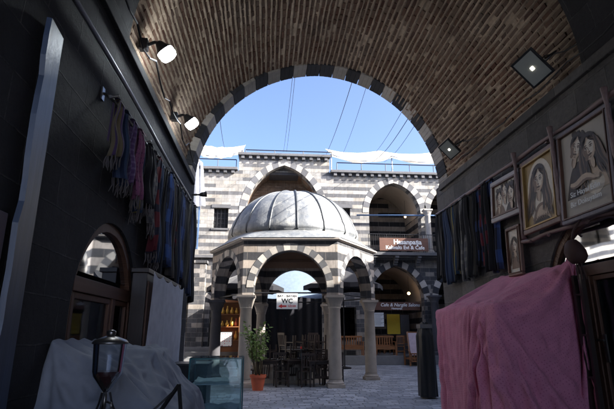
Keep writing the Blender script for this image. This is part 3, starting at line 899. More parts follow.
mb.build('roof', M['col_dark'], wing, origin=FO)
mb = MB(); mb.box(-1.75, 3.45, YF + 0.56, 29, 10.62, 11.34); mb.build('raised_roof', M['facade'], wing, origin=FO)
# window recesses with grilles
for a, b_, c, d in wins:
    f = MB(); f.box(a, b_, YF + 0.25, YF + 0.27, c, d); o = f.build('window', M['black'], wing, origin=FO)
    f = MB()
    for k in range(1, 4): f.box(a + (b_ - a) * k / 4 - 0.012, a + (b_ - a) * k / 4 + 0.012, YF + 0.12, YF + 0.144, c, d)
    for k in range(1, 4): f.box(a, b_, YF + 0.15, YF + 0.17, c + (d - c) * k / 4 - 0.012, c + (d - c) * k / 4 + 0.012)
    f.build('grille', M['iron'], o).location = -Vector(FO)
    f = MB(); f.box(a - 0.12, b_ + 0.12, YF - 0.03, YF + 0.1, d, d + 0.2); f.box(a - 0.1, b_ + 0.1, YF - 0.05, YF + 0.1, c - 0.1, c - 0.002)
    f.build('window_surround', M['dark_stone'], o).location = -Vector(FO)
# cornices with corbels
def cornice(x0, x1, z, nm='cornice'):
    f = MB(); f.box(x0 - 0.05, x1 + 0.05, YF - 0.24, YF + 0.6, z, z + 0.16); f.col = 0.3
    o = f.build(nm, M['dark_stone'], wing, origin=FO, bevel=0.02)
    n = int((x1 - x0) / 0.42)
    for k in range(n):
        f = MB(); xx = x0 + (k + 0.5) * (x1 - x0) / n; f.col = rng.random()
        f.box(xx - 0.09, xx + 0.09, YF - 0.18, YF - 0.002, z - 0.18, z - 0.002)
        f.build('corbel', M['dark_stone'], o, bevel=0.01).location = -Vector(FO)
cornice(-12, -1.85, 10.45); cornice(3.55, 16, 10.45); cornice(-1.75, 3.45, 11.35)
f = MB(); f.box(3.2, 16, YF - 0.14, YF - 0.003, ZF1 - 0.1, ZF1 + 0.06); f.box(-12, -1.4, YF - 0.14, YF - 0.003, ZF1 - 0.1, ZF1 + 0.06)
f.build('string_course', M['dark_stone'], wing, origin=FO, bevel=0.015)
# balcony slab, brackets, columns on the right
f = MB(); f.box(5.4, 12.6, YF - 0.75, YF - 0.142, 5.62, 5.8); o = f.build('balcony', M['dark_stone'], wing, origin=FO, bevel=0.02)
for k in range(6):
    f = MB(); xx = 5.75 + k * 1.25
    for q in range(4): f.box(xx - 0.1, xx + 0.1, YF - 0.17 - 0.13 * (q + 1) + 0.0, YF - 0.145, 5.62 - 0.12 * (4 - q), 5.62 - 0.12 * (3 - q) - 0.002)
    f.build('bracket', M['dark_stone'], o).location = -Vector(FO)
f = MB()
f.tube([(5.45, YF - 0.68, 6.78), (12.5, YF - 0.68, 6.78)], 0.022, 6); f.tube([(5.45, YF - 0.68, 6.0), (12.5, YF - 0.68, 6.0)], 0.014, 6)
for k in range(57): f.tube([(5.46 + k * 0.125, YF - 0.68, 5.8), (5.46 + k * 0.125, YF - 0.68, 6.78)], 0.009 if k % 8 else 0.018, 5)
f.build('balcony_railing', M['iron'], o).location = -Vector(FO)
# pale columns of the upper arcade and dark ones below
def column(x, y, z0, z1, r, mat, parent, org, nm='column', cap=0.32):
    f = MB(); H = z1 - z0
    f.lathe([(r * 1.0, 0.22), (r * 1.02, 0.25), (r * 0.96, H * 0.5), (r * 0.88, H - cap - 0.06), (r * 0.98, H - cap - 0.04), (r * 0.98, H - cap)], (x, y, z0), 24)
    c = f.build(nm, mat, parent, smooth=True, origin=org)
    f = MB(); f.box(x - r * 1.3, x + r * 1.3, y - r * 1.3, y + r * 1.3, z0, z0 + 0.1); f.lathe([(r * 1.28, 0.1), (r * 1.3, 0.14), (r * 1.1, 0.18), (r * 1.08, 0.22)], (x, y, z0), 24)
    f.build('column_base', mat, c, bevel=0.008).location = -Vector(org)
    f = MB()
    # capital: round at the neck, square at the top
    prev = None
    for u in (0, 0.3, 0.6, 0.85, 1.0):
        ring = []
        for q in range(16):
            a = 2 * PI * q / 16 + PI / 4
            cr = r * (1.0 + 0.12 * u); sq = r * 1.38 / max(abs(math.cos(a)), abs(math.sin(a)))
            rr = cr * (1 - u ** 1.3) + min(sq, r * 1.75) * u ** 1.3
            ring.append(f.vert((x + rr * math.cos(a), y + rr * math.sin(a), z1 - cap + u * (cap - 0.08))))
        if prev:
            for q in range(16): f.face([prev[q], prev[(q + 1) % 16], ring[(q + 1) % 16], ring[q]])
        prev = ring
    f.box(x - r * 1.45, x + r * 1.45, y - r * 1.45, y + r * 1.45, z1 - 0.08, z1)
    f.build('capital', mat, c).location = -Vector(org)
    return c
for x in (8.95, 12.55):
    column(x, YF - 0.35, 5.8, 8.3, 0.17, M['light_stone'], wing, FO)
    column(x, YF - 0.5, 0.45, 3.5, 0.22, M['col_dark'], wing, FO)
# big dark pier on the left, ground storey
f = MB(); f.box(-4.02, -3.22, YF - 0.45, YF - 0.003, 0.8, 5.1); f.box(-4.1, -3.14, YF - 0.5, YF - 0.003, 5.1, 5.25)
f.build('pier', M['facade_low'], wing, origin=FO, bevel=0.02)
# blue pipe across the upper gallery
f = MB(); f.tube([(4.9, YF - 0.3, 7.92), (9, YF - 0.3, 7.98), (13, YF - 0.3, 8.0)], 0.045, 8)
props(f.build('blue_pipe', M['bluemetal'], smooth=True, origin=(9, YF, 7.9)), 'blue pipe running across the upper gallery arches above the brown sign', 'pipe')

# other wings round the courtyard (light, reflections)
for xw, lab, sgn in ((-9.5, 'striped stone wing closing the courtyard on the left', -1), (13.4, 'striped stone wing closing the courtyard on the right', 1)):
    w_ = thing('side_wing', lab, 'building', (xw, 17.5, 0))
    H = 10.8 if sgn < 0 else 10.4
    mb = MB()
    hs = [arch_open(y, 1.4, 0.3, 3.2, 4.9) for y in (11.6, 15.3, 19.0, 22.7)] + [arch_open(y, 1.4, 5.9, 8.1, 9.8) for y in (11.6, 15.3, 19.0, 22.7)]
    slab(mb, [(9.49, -0.1), (YF - 0.01, -0.1), (YF - 0.01, H), (9.49, H)], hs, 0.5, lambda u, d, z, xw=xw, sgn=sgn: (xw + sgn * d, u, z))
    mb.build('wall', M['wingstone'], w_, origin=(xw, 17.5, 0))
    mb = MB(); a, b_ = sorted((xw + sgn * 3.2, xw + sgn * 3.5)); mb.box(a, b_, 9.49, YF, 0, H)
    a, b_ = sorted((xw + sgn * 0.51, xw + sgn * 3.2)); mb.box(a, b_, 9.49, YF, 5.5, 5.8); mb.box(a, b_, 9.49, YF, H - 0.3, H)
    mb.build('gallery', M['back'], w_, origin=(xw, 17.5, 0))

# roofline: pipe rails and canvas canopies
def rail(x0, x1, z0, z1, y, label):
    f = MB(); f.tube([(x0, y, z1), (x1, y, z1)], 0.03, 6)
    n = max(2, int((x1 - x0) / 1.3))
    for k in range(n + 1): f.tube([(x0 + (x1 - x0) * k / n, y, z0), (x0 + (x1 - x0) * k / n, y, z1)], 0.024, 6)
    props(f.build('roof_railing', M['iron'], origin=((x0 + x1) / 2, y, z0)), label, 'railing', 'pipe railings on the far roof')
rail(-1.4, 3.6, 11.51, 11.78, YF + 0.1, 'low black pipe rail on the raised middle of the far roof')
rail(3.9, 14, 10.61, 11.15, YF + 0.1, 'pipe railing on the lower roof to the right, under the canvas')
rail(-4.0, -1.9, 10.61, 11.15, YF + 0.1, 'short pipe railing on the lower roof at the left')
def canopy(x0, x1, zl, y0, y1, label, seed, mat, sag=0.35, posts=True, n=3):
    rr = random.Random(seed)
    t = thing('canvas_canopy', label, 'canopy', ((x0 + x1) / 2, y0, 10.61))
    o_ = ((x0 + x1) / 2, y0, 10.61)
    f = MB()
    def fn(u, v):
        x = x0 + (x1 - x0) * u
        ph = u * n
        z = zl - sag * math.sin(PI * (ph % 1.0)) * (1 - 0.4 * v) + 1.5 * v + 0.05 * nz(u * 9, v * 2, seed)
        return (x, y0 + (y1 - y0) * v + 0.05 * math.sin(u * 9), z)
    f.grid(fn, 60, 8)
    def edge(u, v):
        p_ = fn(u, 0)
        return (p_[0], p_[1] - 0.03 * v + 0.04 * math.sin(u * 40 + v * 3), p_[2] - v * (0.16 + 0.05 * nz(u * 12, seed)))
    f.grid(edge, 60, 4)
    f.build('canvas', mat, t, smooth=True, origin=o_, fixn=False)
    for k in range(n + 1):
        f = MB(); x = x0 + (x1 - x0) * k / n
        f.tube([(x, y0 + 0.05, 10.61), (x, y0 + 0.05, zl)], 0.035, 6); f.build('post', M['greymetal'], t, origin=o_)
canopy(3.6, 14.5, 11.75, YF + 0.25, YF + 3.2, 'long sagging off white canvas over the right part of the far roof', 2, M['tarp'], n=3)
canopy(-4.6, -1.55, 11.8, YF + 0.15, YF + 3.0, 'short bunched off white canvas over the left end of the far roof', 5, M['tarp'], n=1, sag=0.45)
f = MB()
def cur(u, v):
    x = -4.45 + 0.95 * u * (0.75 + 0.25 * v) + 0.05 * v
    return (x, YF - 0.25 + 0.07 * math.sin(u * 19 + v) - 0.1 * v, 10.75 - 2.5 * v + (0.25 * math.sin(PI * u) if v < 0.1 else 0))
f.grid(cur, 30, 20)
props(f.build('hanging_sheet', M['tarpwhite'], smooth=True, origin=(-4, YF, 8.2), fixn=False), 'bright white sheet hanging from the roof edge at the far left', 'sheet')
# blue-framed window panel, left gallery
t = thing('framed_window', 'blue framed window panel in the upper gallery below the white hanging sheet', 'window', (-4.3, YF - 0.1, 5.9))
f = MB()
for a in (-0.6, -0.05, 0.48): f.box(a, a + 0.07, -0.12, 0, 0, 2.35)
for z in (0, 1.05, 2.28): f.box(-0.53, 0.48, -0.1, -0.02, z, z + 0.07)
f.build('frame', M['bluemetal'], t)
f = MB(); f.box(-0.53, 0.48, -0.06, -0.05, 0.07, 2.28); f.build('pane', M['glass'], t)
f = MB(); f.box(-0.5, 0.45, -0.03, -0.01, 0.1, 1.0); f.build('backing_panel', m_plain('dusty_pink_panel', (0.35, 0.2, 0.2), 0.7), t)

# ------------------------------------------------------------ kiosk over the fountain
KC = Vector((0.95, 17.45, 0)); KR = 2.77; KTH = R(-5)
KO = tuple(KC)
kiosk = thing('fountain_kiosk', 'hexagonal fountain kiosk with striped stone arches and a grey lead dome', 'kiosk', KO)
kv = [KC + Vector((KR * math.cos(KTH + PI / 3 * k), KR * math.sin(KTH + PI / 3 * k), 0)) for k in range(6)]
ZC = 2.72; ZT = 4.43
for k in range(6):
    front = k in (4, 5)
    m_ = M['col_stone'] if k not in (3,) else M['col_dark']
    column(kv[k].x, kv[k].y, 0, ZC, 0.2, m_, kiosk, KO, cap=0.36)
for k in range(6):
    A = kv[k]; B = kv[(k + 1) % 6]
    Lh_ = (B - A).length / 2; mid = (A + B) / 2; tdir = (B - A).normalized(); nrm = Vector((tdir.y, -tdir.x, 0))
    if nrm.dot(mid - KC) < 0: nrm = -nrm
    def kf(x, d, z, mid=mid, tdir=tdir, nrm=nrm): return tuple(mid + tdir * x + nrm * (0.2 - d) + Vector((0, 0, z)))
    hw = Lh_ - 0.24
    mb = MB()
    T = 0.4; ex = 0.2 * math.tan(PI / 6)
    outer = [(-Lh_ - ex, ZC), (-hw, ZC)] + pointed(0, hw, 2.95, 4.13) + [(hw, ZC), (Lh_ + ex, ZC), (Lh_ + ex, ZT), (-Lh_ - ex, ZT)]
    vs, fs = fill2d(outer, [], T)
    b0 = len(mb.v)
    for v in vs:
        d = v[2] + T / 2
        lim = Lh_ + ex - d * math.tan(PI / 6)
        x = max(-lim, min(lim, v[0])) if abs(v[0]) > hw + 0.01 else v[0]
        mb.v.append(kf(x, d, v[1]))
    for fc in fs: mb.face([b0 + i for i in fc])
    o = mb.build('arched_wall', [M['kiosk'], M['plaster']], kiosk, origin=KO)
    for p_ in o.data.polygons:
        if p_.normal.dot(nrm) < -0.7: p_.material_index = 1
    mb = MB(); ring_blocks(mb, 0, hw + 0.004, 2.95, 4.134, 0.22, -0.012, 0.1, 9, kf, first=0, gap=0.008)
    mb.build('arch_ring', [M['light_stone'], M['dark_stone']], kiosk, origin=KO)
    # tie rod
    mb = MB(); mb.tube([tuple(A + Vector((0, 0, 2.8))), tuple(B + Vector((0, 0, 2.8)))], 0.025, 8); mb.build('tie_rod', M['iron'], kiosk, origin=KO)
# stubs of masonry over the capitals
def hexr(ang, R0):
    a = (ang - KTH) % (PI / 3) - PI / 6
    return R0 * math.cos(PI / 6) / math.cos(a)
mb = MB()
n = 72
def hexring(R0, z): return [mb.vert((KC.x + hexr(2 * PI * q / n, R0) * math.cos(2 * PI * q / n), KC.y + hexr(2 * PI * q / n, R0) * math.sin(2 * PI * q / n), z)) for q in range(n)]
n = 72
KTn = KTH
rings = [hexring(KR - 0.3, ZT + 0.002), hexring(KR + 0.28, ZT + 0.002), hexring(KR + 0.36, ZT + 0.04), hexring(KR + 0.36, ZT + 0.09), hexring(KR - 0.3, ZT + 0.09)]
for a, b_ in zip(rings, rings[1:]):
    for q in range(n): mb.face([a[q], a[(q + 1) % n], b_[(q + 1) % n], b_[q]])
mb.build('cornice', M['col_stone'], kiosk, origin=KO)
mb = MB()
NG = 16; nq = NG * 6
prof = []
def domept(q, s):
    ang = 2 * PI * q / nq
    bul = abs(math.sin(NG * ang / 2))
    if s <= 0:   # apron from the hexagonal edge to the drum circle
        u = 1 + s
        rr = hexr(ang, KR + 0.38) * (1 - u) + 2.36 * u
        return (KC.x + rr * math.cos(ang), KC.y + rr * math.sin(ang), ZT + 0.095 + u * 0.34)
    rr = 2.36 * math.cos(s * PI / 2) ** 0.92 if s < 1 else 0.02
    z = ZT + 0.435 + 1.87 * math.sin(s * PI / 2)
    k_ = 1 + (0.02 * bul + (0.02 if s < 0.13 else 0.0)) * math.cos(s * PI / 2) + 0.006 * nz(q * 0.3, s * 9)
    return (KC.x + rr * k_ * math.cos(ang), KC.y + rr * k_ * math.sin(ang), z)
S = [-1, -0.5, 0, 0.02] + [0.05 * k for k in range(1, 20)] + [0.985]
rg = [[mb.vert(domept(q, s)) for q in range(nq)] for s in S]
for a, b_ in zip(rg, rg[1:]):
    for q in range(nq): mb.face([a[q], a[(q + 1) % nq], b_[(q + 1) % nq], b_[q]])
mb.face(rg[-1])
dome = mb.build('dome', M['lead'], kiosk, smooth=True, origin=KO)
for k in range(NG):
    mb = MB(); mb.tube([Vector(domept(k * 6, s)) + Vector((0, 0, 0.012)) for s in S[2:]], 0.038, 6)
    mb.build('seam', M['leadseam'], dome, smooth=True).location = -Vector(KO)
mb = MB(); mb.lathe([(0.16, 0), (0.14, 0.06), (0.03, 0.1)], (KC.x, KC.y, ZT + 0.435 + 1.86)); mb.build('finial', M['lead'], dome).location = -Vector(KO)
mb = MB()
nI = 48
prev = None
for s in range(13):
    a = PI / 2 * s / 12
    rr = 2.55 * math.cos(a) + 0.01; z = ZT - 0.25 + 1.9 * math.sin(a)
    ring = [mb.vert((KC.x + (min(rr, hexr(2 * PI * q / nI, KR - 0.25))) * math.cos(2 * PI * q / nI), KC.y + min(rr, hexr(2 * PI * q / nI, KR - 0.25)) * math.sin(2 * PI * q / nI), z)) for q in range(nI)]
    if prev:
        for q in range(nI): mb.face([prev[q], prev[(q + 1) % nI], ring[(q + 1) % nI], ring[q]])
    prev = ring
mb.build('inner_ceiling', M['plaster'], kiosk, smooth=True, origin=KO, fixn=False)
# fountain basin
t = thing('fountain_basin', 'low round fluted stone fountain basin inside the kiosk', 'fountain', KO)
mb = MB(); nb = 48
for (r0, z0, r1, z1) in ((1.45, 0, 1.45, 0.1), (1.38, 0.1, 1.38, 0.5), (1.46, 0.5, 1.46, 0.6)):
    mb.lathe([(r0, z0), (r1, z1)], (KC.x, KC.y, 0), 48)
mb.lathe([(1.46, 0.6), (1.3, 0.601), (1.28, 0.4)], (KC.x, KC.y, 0), 48, cap=False)
mb.build('basin', M['col_stone'], t, origin=KO)
mb = MB()
for q in range(60):
    a = 2 * PI * q / 60; c_, s_ = math.cos(a), math.sin(a)
    mb.tube([(KC.x + 1.39 * c_, KC.y + 1.39 * s_, 0.11), (KC.x + 1.39 * c_, KC.y + 1.39 * s_, 0.49)], 0.032, 6)
mb.build('fluting', M['light_stone'], t, origin=KO)
mb = MB(); mb.lathe([(0.2, 0.0), (0.14, 0.3), (0.1, 0.9), (0.4, 1.05), (0.42, 1.1)], (KC.x, KC.y, 0), 24); mb.build('pedestal', M['col_dark'], t, smooth=True, origin=KO)

# WC sign
t = thing('toilet_sign', 'white sign reading WC with a red arrow hanging in the front arch', 'sign', (0.64, 15.02, 2.54))
mb = MB(); mb.box(-0.33, 0.33, -0.012, 0.012, -0.24, 0.24); mb.build('sign_board', M['white'], t)
mb = MB(); mb.tube([(-0.25, 0, 0.24), (-0.25, 0.02, 0.28)], 0.006, 5); mb.tube([(0.25, 0, 0.24), (0.25, 0.02, 0.28)], 0.006, 5); mb.build('hanger', M['iron'], t)
F = lambda dx, dz: (lambda x, y, z: (x + dx, -0.014 - z, y + dz))
text_mesh('BAY - BAYAN', 0.1, F(0, 0.155), 0.001, bold=0.003).build('lettering', M['ink'], t)
text_mesh('WC', 0.2, F(0.0, 0.0), 0.001, bold=0.006).build('lettering', M['ink'], t)
text_mesh('GİDER', 0.085, F(0.15, -0.155), 0.001, bold=0.002).build('lettering', M['red'], t)
mb = MB(); slab(mb, [(-0.28, -0.155), (-0.16, -0.09), (-0.16, -0.13), (-0.02, -0.13), (-0.02, -0.18), (-0.16, -0.18), (-0.16, -0.22)], [], 0.003, lambda x, d, z: (x, -0.018 + d, z))
mb.build('arrow', M['red'], t)

# tables with chairs turned over on them
def make_table(label):
    t = thing('table', label, 'table', group='dark tables in the kiosk')
    mb = MB(); mb.box(-0.36, 0.36, -0.36, 0.36, 0.73, 0.765); mb.build('tabletop', M['darkwood'], t, bevel=0.006)
    mb = MB(); mb.box(-0.3, 0.3, -0.3, -0.28, 0.65, 0.73); mb.box(-0.3, 0.3, 0.28, 0.3, 0.65, 0.73); mb.box(-0.3, -0.28, -0.28, 0.28, 0.65, 0.73); mb.box(0.28, 0.3, -0.28, 0.28, 0.65, 0.73)
    mb.build('apron', M['darkwood'], t)
    for sx in (-1, 1):
        for sy in (-1, 1):
            mb = MB(); mb.hexa([(sx * 0.30 - 0.018, sy * 0.3 - 0.018, 0), (sx * 0.3 + 0.018, sy * 0.3 - 0.018, 0), (sx * 0.3 + 0.018, sy * 0.3 + 0.018, 0), (sx * 0.3 - 0.018, sy * 0.3 + 0.018, 0),
                                (sx * 0.30 - 0.028, sy * 0.3 - 0.028, 0.73), (sx * 0.3 + 0.028, sy * 0.3 - 0.028, 0.73), (sx * 0.3 + 0.028, sy * 0.3 + 0.028, 0.73), (sx * 0.3 - 0.028, sy * 0.3 + 0.028, 0.73)])
            mb.build('leg', M['darkwood'], t)
    return t
def make_chair(label, wood='darkwood', group='dark wooden chairs stacked in the kiosk'):
    t = thing('chair', label, 'chair', group=group)
    W = M[wood]
    mb = MB(); mb.box(-0.21, 0.21, -0.21, 0.2, 0.43, 0.46); mb.build('seat', W, t, bevel=0.01)
    for sx in (-1, 1):
        mb = MB(); mb.bar((sx * 0.19, -0.19, 0), (sx * 0.19, -0.19, 0.43), 0.038, 0.038); mb.build('leg', W, t)
        mb = MB(); mb.bar((sx * 0.19, 0.23, 0), (sx * 0.19, 0.215, 0.45), 0.038, 0.038); mb.bar((sx * 0.19, 0.215, 0.45), (sx * 0.19, 0.29, 0.98), 0.036, 0.036); mb.build('leg', W, t)
    mb = MB(); mb.box(-0.17, 0.17, -0.2, -0.18, 0.16, 0.19); mb.box(-0.2, -0.18, -0.17, 0.2, 0.2, 0.23); mb.box(0.18, 0.2, -0.17, 0.2, 0.2, 0.23); mb.box(-0.17, 0.17, 0.215, 0.235, 0.2, 0.23)
    mb.build('stretcher', W, t)
    mb = MB()
    mb.bar((-0.21, 0.285, 0.95), (0.21, 0.285, 0.95), 0.025, 0.07); mb.bar((-0.17, 0.235, 0.58), (0.17, 0.235, 0.58), 0.02, 0.04)
    for k in range(4): mb.bar((-0.12 + 0.08 * k, 0.238, 0.59), (-0.12 + 0.08 * k, 0.282, 0.93), 0.03, 0.012)
    mb.build('backrest', W, t)
    return t
tb = make_table('dark table near the front right kiosk column with an upturned chair')
tb.location = (1.62, 15.35, 0); tb.rotation_euler.z = R(8)
ch = make_chair('chair upside down on the dark table beside the right column')
ch.location = (1.62, 15.38, 0.765 + 0.462); ch.rotation_euler = (PI, 0, R(14))
tspots = [((0.88, 15.7), 20, 'dark table in the middle of the front kiosk arch behind the first table'), ((1.4, 15.98), 5, 'dark table behind the gap between the two front tables'), ((0.1, 15.55), -12, 'dark table beside the potted plant inside the front arch')]
for (xy, a, lb) in tspots:
    c = copy_tree(tb); c.location = (xy[0], xy[1], 0); c.rotation_euler.z = R(a); c['label'] = lb
cspots = [((0.9, 15.72, 1.227), 180, 200, 'chair upside down on the middle dark table, legs in the air'),
          ((0.08, 15.55, 1.227), 180, -30, 'chair upside down on the dark table behind the potted plant'),
          ((1.4, 15.95, 1.227), 180, 60, 'chair upside down behind the two front tables, tilted a little'),
          ((1.6, 15.36, 1.52), 180, 24, 'chair nested upside down on top of the stack beside the right column'),
          ((0.93, 15.7, 1.5), 180, 212, 'chair nested upside down on top of the middle table stack'),
          ((1.42, 15.97, 1.53), 180, 70, 'topmost chair of the stack behind the two front tables'),
          ((2.1, 15.5, 0.0), 0, 200, 'upright dark chair pushed against the front right kiosk column'),
          ((2.3, 15.9, 0), 0, 175, 'upright dark chair standing right of the front right column'),
          ((1.25, 15.25, 0), 0, 190, 'upright dark chair with slatted back between the two front tables'),
          ((0.5, 15.3, 0), 0, 10, 'upright dark chair just right of the potted plant'),
          ((2.05, 15.75, 0.0), 0, 250, 'upright dark chair tucked behind the front right column'),
          ((-0.45, 16.0, 0), 0, 60, 'upright dark chair behind the front left column'),
          ((1.75, 16.1, 0.6), 0, 35, 'dark chair standing on the fountain rim behind the right table'),
          ((0.75, 16.35, 0.6), 0, 120, 'dark chair standing on the fountain rim in the middle')]
for (p_, flip, a, lb) in cspots:
    c = copy_tree(ch); c.location = p_; c.rotation_euler = (R(flip), 0, R(a)); c['label'] = lb
# small bottle and cups on the middle table
t = thing('bottle', 'red capped bottle standing among the stacked chairs on the middle table', 'bottle', (1.12, 15.5, 0.765))
mb = MB(); mb.lathe([(0.05, 0), (0.055, 0.02), (0.055, 0.22), (0.02, 0.3), (0.02, 0.36)], n=16); mb.build('bottle_body', M['jarglass'], t, smooth=True)
mb = MB(); mb.lathe([(0.028, 0.33), (0.028, 0.4)], n=12); mb.build('bottle_cap', M['red'], t)

# potted plant
PP = (-0.2, 14.4, 0)
t = thing('potted_plant', 'leafy green shrub in a terracotta pot before the left kiosk column', 'plant', PP)
mb = MB(); mb.lathe([(0.15, 0), (0.21, 0.34), (0.235, 0.345), (0.24, 0.42), (0.21, 0.42), (0.2, 0.36)], n=28, cap=False); mb.lathe([(0.15, 0.0), (0.01, 0.001)], n=28, cap=False); mb.build('pot', M['terracotta'], t, smooth=False)
mb = MB(); mb.lathe([(0.205, 0.36), (0.1, 0.38), (0.01, 0.385)], n=20); mb.build('soil', M['soil'], t)
rr = random.Random(21)
stems = []; mb = MB(); lf = MB()
for k in range(17):
    a = rr.uniform(0, 2 * PI); sp_ = rr.uniform(0.08, 0.55) * (1 if k % 3 else 0.4); h = rr.uniform(0.8, 1.55)
    P0 = Vector((0.08 * math.cos(a), 0.08 * math.sin(a), 0.36)); P1 = P0 + Vector((sp_ * 0.35 * math.cos(a), sp_ * 0.35 * math.sin(a), h * 0.5)); P2 = P0 + Vector((sp_ * math.cos(a + 0.3), sp_ * math.sin(a + 0.3), h))
    path = [(P0 * (1 - u) ** 2 + P1 * 2 * u * (1 - u) + P2 * u * u) for u in [q / 8 for q in range(9)]]
    mb.tube(path, [0.011 - 0.001 * q for q in range(9)], 5)
    for q in range(30):
        u = rr.uniform(0.35, 1.0)
        c = P0 * (1 - u) ** 2 + P1 * 2 * u * (1 - u) + P2 * u * u
        d = Vector((rr.gauss(0, 1), rr.gauss(0, 1), rr.gauss(0.35, 0.6))).normalized()
        L = rr.uniform(0.09, 0.16); w = L * 0.24
        side = d.cross(Vector((rr.gauss(0, .4), rr.gauss(0, .4), 1))).normalized()
        b0 = c + d * 0.02; mid = b0 + d * L * 0.5 + Vector((0, 0, 0.008)); tip = b0 + d * L - Vector((0, 0, 0.015))
        lf.poly([b0, mid + side * w, tip]); lf.poly([b0, tip, mid - side * w])
mb.build('stems', M['stem'], t, smooth=True); lf.build('foliage', M['leaf'], t, fixn=False)

# ------------------------------------------------------------ behind the kiosk
def parasol(x, y, zt, r, label, mat):
    t = thing('parasol', label, 'parasol', (x, y, 0), group='dark parasols behind the kiosk')
    mb = MB(); mb.tube([(0, 0, 0.05), (0, 0, zt)], 0.03); mb.build('pole', M['iron'], t)
    mb = MB(); mb.lathe([(0.3, 0), (0.3, 0.06), (0.06, 0.1)], n=20); mb.build('base', M['iron'], t)
    mb = MB(); top = (0, 0, zt)
    for q in range(8):
        a0 = 2 * PI * q / 8; a1 = 2 * PI * (q + 1) / 8
        A = Vector((r * math.cos(a0), r * math.sin(a0), zt - r * 0.42)); B = Vector((r * math.cos(a1), r * math.sin(a1), zt - r * 0.42))
        m_ = (A + B) / 2 + Vector((0, 0, 0.06)); m_ *= 1
        mb.poly([top, A, m_]); mb.poly([top, m_, B])
        mb.poly([A, A - Vector((0, 0, 0.2)), m_ - Vector((0, 0, 0.2)), m_]); mb.poly([m_, m_ - Vector((0, 0, 0.2)), B - Vector((0, 0, 0.2)), B])
    mb.build('parasol_canopy', mat, t, fixn=False)
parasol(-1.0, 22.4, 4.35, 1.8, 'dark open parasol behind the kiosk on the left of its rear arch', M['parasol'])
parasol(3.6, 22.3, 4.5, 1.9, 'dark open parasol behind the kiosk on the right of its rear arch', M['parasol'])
f = MB()
f.grid(lambda u, v: (-1.5 + 5.2 * u, 25.2 - 1.0 * v - 0.35 * math.sin(PI * u) * v, 5.45 - 2.1 * v - 0.1 * math.sin(PI * u) + 0.05 * math.sin(u * 14)), 30, 12)
props(f.build('awning', M['awning'], smooth=True, origin=(1, 24.8, 3.6), fixn=False), 'pale translucent awning hung before the ground arch behind the kiosk', 'awning')
f = MB()
def dk(u, v): return (-1.25 + 4.2 * u, 25.62 + 0.05 * math.sin(u * 60), 3.6 - 3.3 * v)  # black sheet added where the arch is only dark inside
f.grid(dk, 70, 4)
props(f.build('darkness_sheet', M['parasol'], smooth=True, origin=(0.85, 25.6, 0.3), fixn=False), 'added black sheet for the dark inside the ground arch under the pale awning', 'curtain')

def bench(x, y, z, rz, label, W=1.3):
    t = thing('wooden_bench', label, 'bench', (x, y, z), rz, group='orange wooden benches on the terrace')
    mb = MB()
    for k in range(4): mb.box(-W / 2, W / 2, -0.22 + 0.115 * k, -0.12 + 0.115 * k, 0.43, 0.455)
    mb.build('seat', M['orangewood'], t)
    mb = MB()
    for k in range(int(W / 0.13)): mb.box(-W / 2 + 0.06 + 0.13 * k, -W / 2 + 0.12 + 0.13 * k, 0.23, 0.25, 0.5, 0.88)
    mb.box(-W / 2, W / 2, 0.22, 0.26, 0.88, 0.97); mb.box(-W / 2, W / 2, 0.22, 0.26, 0.46, 0.52); mb.build('backrest', M['orangewood'], t)
    for sx in (-1, 1):
        for yy, h in ((-0.22, 0.66), (0.2, 0.9)):
            mb = MB(); mb.box(sx * (W / 2 - 0.03) - 0.03, sx * (W / 2 - 0.03) + 0.03, yy - 0.028, yy + 0.018, 0, h if yy < 0 else 0.43); mb.build('leg', M['orangewood'], t)
        mb = MB(); mb.box(sx * (W / 2 - 0.03) - 0.035, sx * (W / 2 - 0.03) + 0.035, -0.27, 0.219, 0.66, 0.69); mb.build('armrest', M['orangewood'], t)
    mb = MB(); mb.box(-W / 2 + 0.06, W / 2 - 0.06, -0.21, -0.19, 0.3, 0.43); mb.build('apron', M['orangewood'], t)
bench(4.35, 24.95, 0.45, 0, 'orange slatted bench on the terrace seen between the right kiosk columns')
bench(6.15, 25.0, 0.45, 0, 'orange slatted bench left of the reclining chair on the terrace', 1.1)
bench(9.9, 25.0, 0.45, 0, 'orange slatted bench at the right end of the terrace', 1.4)
# reclining chair with pale canvas
t = thing('reclining_chair', 'wooden reclining chair with pale pink canvas and low spindle rail', 'chair', (7.65, 24.1, 0))
mb = MB()
for sx in (-1, 1): mb.bar((sx * 0.5, -0.1, 0.45), (sx * 0.42, 0.45, 1.62), 0.06, 0.05)
mb.bar((-0.44, 0.45, 1.6), (0.44, 0.45, 1.6), 0.05, 0.06); mb.build('back_frame', M['orangewood'], t)
mb = MB(); mb.hexa([(-0.44, -0.09, 0.5), (0.44, -0.09, 0.5), (0.44, -0.05, 0.5), (-0.44, -0.05, 0.5), (-0.38, 0.43, 1.57), (0.38, 0.43, 1.57), (0.38, 0.47, 1.57), (-0.38, 0.47, 1.57)])
mb.build('canvas', m_fabric('faded_pink_canvas', (0.5, 0.4, 0.42)), t)
mb = MB(); mb.box(-0.6, 0.6, -0.5, -0.44, 0.55, 0.61); mb.box(-0.6, 0.6, -0.5, -0.44, 0.2, 0.26)
for k in range(9): mb.box(-0.54 + 0.13 * k, -0.5 + 0.13 * k, -0.49, -0.45, 0.26, 0.55)
mb.build('front_rail', M['orangewood'], t)
mb = MB(); mb.box(-0.58, 0.58, -0.44, 0.45, 0.3, 0.38); mb.build('seat', M['orangewood'], t)
for sx in (-1, 1):
    for yy in (-0.5, 0.42):
        mb = MB(); mb.box(sx * 0.6 - 0.035, sx * 0.6 + 0.035, yy, yy + 0.07, 0, 0.68); mb.build('leg', M['orangewood'], t)
